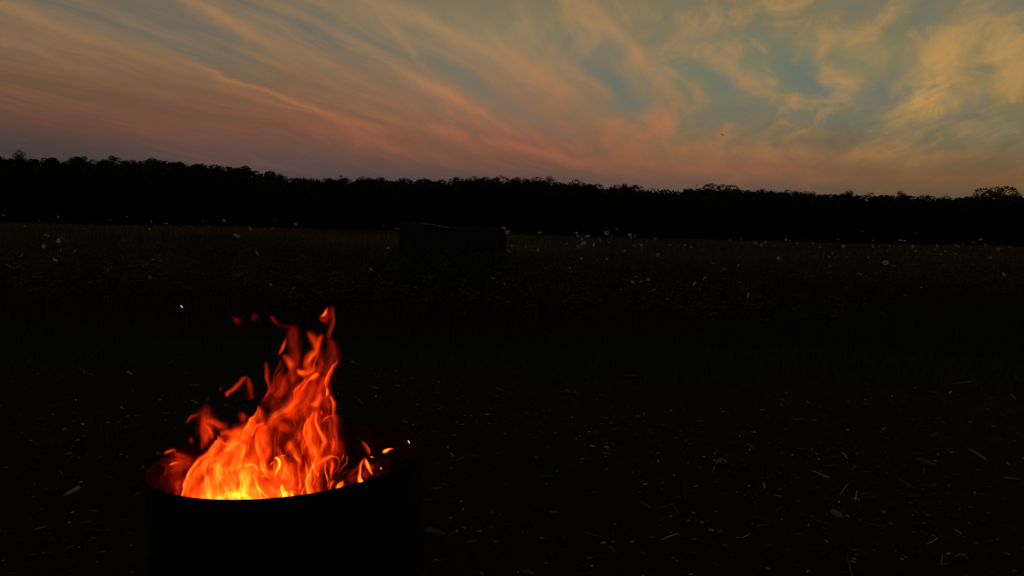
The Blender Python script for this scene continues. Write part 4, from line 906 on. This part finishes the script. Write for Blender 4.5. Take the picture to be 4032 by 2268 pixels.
def lump(name, px, py, lpx, wpx, hgt, rot, color, label, cat, group=None, seed=0, flat=.0):
    """a stone, chip or piece of bark lying at a photo point: length and width in photo pixels, rot = turn on the ground"""
    P = on_ground(px, py, 0.); P = on_ground(px, py, float(gz(P.x, P.y))+.006); d = P.y; s = d/F_PX
    rn = random.Random(seed*31+int(px)); L, W = lpx*s*.5, wpx*s*.5*1.9 if flat else wpx*s*.9
    V, Fc = [], []; n, rings = (10, 5) if cat == 'stone' else (6, 3)
    for i in range(rings+1):
        ph = math.pi*i/rings
        for j in range(n):
            th = 2*math.pi*j/n; k = 1+rn.uniform(-.13, .13)
            V.append((L*math.cos(ph)*1.0, W*k*math.sin(ph)**.55*math.cos(th), hgt*k*max(-.35, math.sin(th))*math.sin(ph)**.55+hgt*.2))
    for i in range(rings):
        for j in range(n): Fc.append((i*n+j, i*n+(j+1) % n, (i+1)*n+(j+1) % n, (i+1)*n+j))
    key = tuple(color)
    if key not in LM: LM[key] = mat_noise('litter_'+cat.replace(' ', '_'), tuple(c*.6 for c in color), tuple(min(1, c*1.3) for c in color), 60, .85, .5, spec=.15)
    o = mesh_obj(name, V, Fc, LM[key]); o.location = P; o.rotation_euler = (0, rn.uniform(-.08, .08), R(rot))
    return tag(o, label, cat, group)
LM = {}
PALE, TAN, BROWN, RUST, GREY = (.40,.39,.35), (.20,.17,.13), (.085,.062,.042), (.12,.05,.024), (.20,.20,.20)
lump('stone', 2840, 1822, 46, 16, .017, 4, (.30,.26,.18), 'pale rounded stone alone on the bare soil right of centre', 'stone', seed=1)
lump('bark_piece', 1695, 2100, 60, 70, .012, 70, RUST, 'large rusty brown bark slab on the soil right of the fire ring', 'bark', seed=2, flat=1)
lump('bark_piece', 3787, 2196, 74, 26, .012, 52, BROWN, 'broad brown bark slab near the bottom right corner', 'bark', seed=3, flat=1)
lump('stick', 3987, 1887, 78, 7, .007, -5, TAN, 'light stick lying at the right edge of the soil', 'stick', seed=4)
lump('stone', 1798, 2096, 12, 9, .009, 20, PALE, 'small white stone low between the fire ring and picture centre', 'stone', seed=5)
lump('wood_chip', 1772, 2041, 15, 8, .006, 30, PALE, 'pale wood chip above the small white stone', 'wood chip', seed=6)
lump('wood_chip', 2388, 1763, 24, 9, .008, -48, PALE, 'bright upright wood splinter in the middle of the soil', 'wood chip', seed=7)
lump('wood_chip', 2290, 1822, 18, 6, .006, -60, TAN, 'bent pale twig below the bright splinter', 'twig', seed=8)
lump('bark_piece', 2155, 1880, 66, 14, .009, 6, RUST, 'long reddish bark strip in the middle of the soil', 'bark', seed=9, flat=1)
lump('wood_chip', 2800, 2090, 26, 10, .008, -14, PALE, 'pale wood chip in the small pile low right of centre', 'wood chip', seed=10)
lump('wood_chip', 2834, 2096, 22, 12, .010, 10, TAN, 'tan wood chip beside the pale one in the small pile', 'wood chip', seed=11)
lump('wood_chip', 2763, 2060, 18, 9, .008, -30, (.34,.31,.24), 'grey white chip just above the small pile', 'wood chip', seed=12)
lump('bark_piece', 2853, 2155, 34, 14, .010, 80, BROWN, 'upright brown bark flake below the small pile', 'bark', seed=13)
lump('twig', 2720, 2178, 52, 5, .005, -8, RUST, 'thin reddish twig left of the brown bark flake', 'twig', seed=14)
lump('twig', 2160, 2125, 52, 5, .005, -8, RUST, 'thin reddish twig low in the centre of the soil', 'twig', seed=15)
lump('wood_chip', 2172, 2020, 26, 7, .006, -30, GREY, 'grey splinter above the thin reddish twig', 'wood chip', seed=16)
lump('bark_piece', 3402, 1593, 24, 12, .010, -14, BROWN, 'round brown bark bit high on the soil at the right', 'bark', seed=17)
lump('wood_chip', 2970, 1703, 16, 8, .007, 5, PALE, 'pale chip above and right of the rounded stone', 'wood chip', seed=18)
lump('wood_chip', 3210, 1656, 26, 5, .005, 40, (.3,.27,.22), 'slanted straw stalk on the upper right soil', 'straw', seed=19)
lump('leaf', 3000, 1885, 22, 9, .004, 12, BROWN, 'curled brown leaf right of the rounded stone', 'leaf', seed=20)
lump('leaf', 3728, 1945, 34, 9, .004, -12, BROWN, 'long brown leaf above the bottom right bark slab', 'leaf', seed=21)
lump('leaf', 3585, 1980, 20, 10, .004, -6, (.14,.09,.05), 'small tan leaf left of the long brown leaf', 'leaf', seed=22)
lump('twig', 3512, 2062, 54, 5, .005, 4, RUST, 'reddish twig lying level in the lower right soil', 'twig', seed=23)
lump('wood_chip', 768, 1516, 40, 6, .006, 0, (.30,.26,.18), 'flat pale stick end left of the tallest flames', 'wood chip', seed=24)
lump('wood_chip', 650, 1628, 44, 6, .006, 8, TAN, 'long pale chip left of the fire above the ring', 'wood chip', seed=25)
lump('wood_chip', 1478, 1528, 28, 6, .007, 0, PALE, 'small leaf-shaped pale chip right of the flames', 'wood chip', seed=26)
lump('stone', 1388, 1427, 14, 10, .012, 0, (.5,.48,.42), 'tiny white pebble in the grass edge right of the flame tip', 'stone', seed=27)
lump('bark_piece', 2240, 1546, 95, 10, .008, -2, RUST, 'long rusty bark strip at the edge of the grass', 'bark', seed=28, flat=1)
lump('bark_piece', 2480, 1482, 90, 10, .008, -4, RUST, 'rusty bark strip nearest the grass right of centre', 'bark', seed=29, flat=1)
rn = random.Random(77)
for i in range(110):
    while True:
        px, py = rn.uniform(40, 3990), rn.uniform(1540, 2240)
        if not (520 < px < 1700 and py > 1640): break
    k = rn.choice(('pale', 'tan', 'brown')); L = rn.uniform(9, 24)*(.6+.5*(py-1500)/700)
    lump('wood_chip', px, py, L, L*rn.uniform(.25, .5), rn.uniform(.002, .005), rn.uniform(-60, 60), {'pale': PALE, 'tan': TAN, 'brown': BROWN}[k],
         'small %s wood chip on the soil %s' % (k, ('left of the fire' if px < 900 else 'behind the fire' if px < 1400 else 'just right of the fire' if px < 2000 else 'in the centre' if px < 2700 else 'in the right part' if px < 3400 else 'near the right edge')+(' up by the grass' if py < 1750 else ' halfway down' if py < 2000 else ' near the bottom')),
         'wood chip', 'small wood chips on the bare soil', seed=i)

# ------------------------------------------------------------------ sparks
m, w, b, out = mat_new('spark'); b.inputs['Base Color'].default_value = (.02,.01,.01,1); b.inputs['Emission Color'].default_value = (1,.30,.16,1); b.inputs['Emission Strength'].default_value = 1.6; m.cycles.emission_sampling = 'NONE'
def spark(x, y, l, wd, ang, label):
    px, py = _A(x, y); P = at(px, py, RING_C.y); s = RING_C.y/F_PX; V, Fc = [], []
    for i in range(7):
        t = i/6; r = wd*s*.5*math.sin(math.pi*(.04+.92*t))**.7
        for j in range(6): V.append(((t-.5)*l*s, r*math.cos(j*1.047), r*math.sin(j*1.047)))
    for i in range(6):
        for j in range(6): Fc.append((i*6+j, i*6+(j+1) % 6, i*6+6+(j+1) % 6, i*6+6+j))
    o = mesh_obj('spark', V, Fc, m, smooth=True); o.location = P; o.rotation_euler = (0, R(ang), 0); tag(o, label, 'spark', 'sparks flying from the fire')
spark(346, 92, 12, 4, 55, 'glowing pink spark high in the dark, left of the flames')
spark(1787, 950, 14, 5, 58, 'glowing pink spark at the right above the fire ring')
spark(1610, 1118, 9, 3.4, 70, 'dim spark beside the right-hand small flames')

# ------------------------------------------------------------------ bird
bm_ = mat_noise('bird_plumage', (.01,.01,.012), (.03,.03,.03), 5, .8)
def bird(px, py, Y, span, label):
    P = at(px, py, Y); root = empty('bird', P, label, 'bird'); V, Fc = [], []
    prof = [(-.5,.01),(-.38,.05),(-.2,.10),(0,.13),(.2,.11),(.34,.07),(.42,.065),(.5,.01)]
    for x, r in prof:
        for j in range(8): V.append((x*span*.55, r*span*.55*math.cos(j*.785), r*span*.5*math.sin(j*.785)+(.02*span if x > .3 else 0)))
    for i in range(len(prof)-1):
        for j in range(8): Fc.append((i*8+j, i*8+(j+1) % 8, i*8+8+(j+1) % 8, i*8+8+j))
    mesh_obj('body', V, Fc, bm_, root, smooth=True)
    for sg, up in ((-1, .55), (1, .75)):
        V = []; 
        for t, c in ((0,.17),(.35,.19),(.7,.12),(1,.01)):
            y = sg*t*span*.5; z = up*t*span*.45-.12*t*t*span; x0 = .06*span-.10*t*t*span
            V += [(x0+c*span*.5, y, z), (x0-c*span*.5, y, z), (x0, y, z+.012*span)]
        Fc = []
        for i in range(3):
            for a, bb in ((0,2),(2,1),(1,0)): Fc.append((i*3+a, i*3+bb, i*3+3+bb, i*3+3+a))
        mesh_obj('wing', V, Fc, bm_, root)
    V = [(-.26*span,.02*span,0),(-.42*span,.07*span,.01*span),(-.38*span,0,0),(-.42*span,-.07*span,.01*span),(-.26*span,-.02*span,0),(-.3*span,0,-.015*span)]
    mesh_obj('tail', V, [(0,1,2,5),(5,2,3,4),(0,5,4)], bm_, root)
    root.rotation_euler = (R(25), R(-35), R(35))
bird(2845, 532, 45, .26, 'tiny dark bird flying in the sky above the broad treetop')
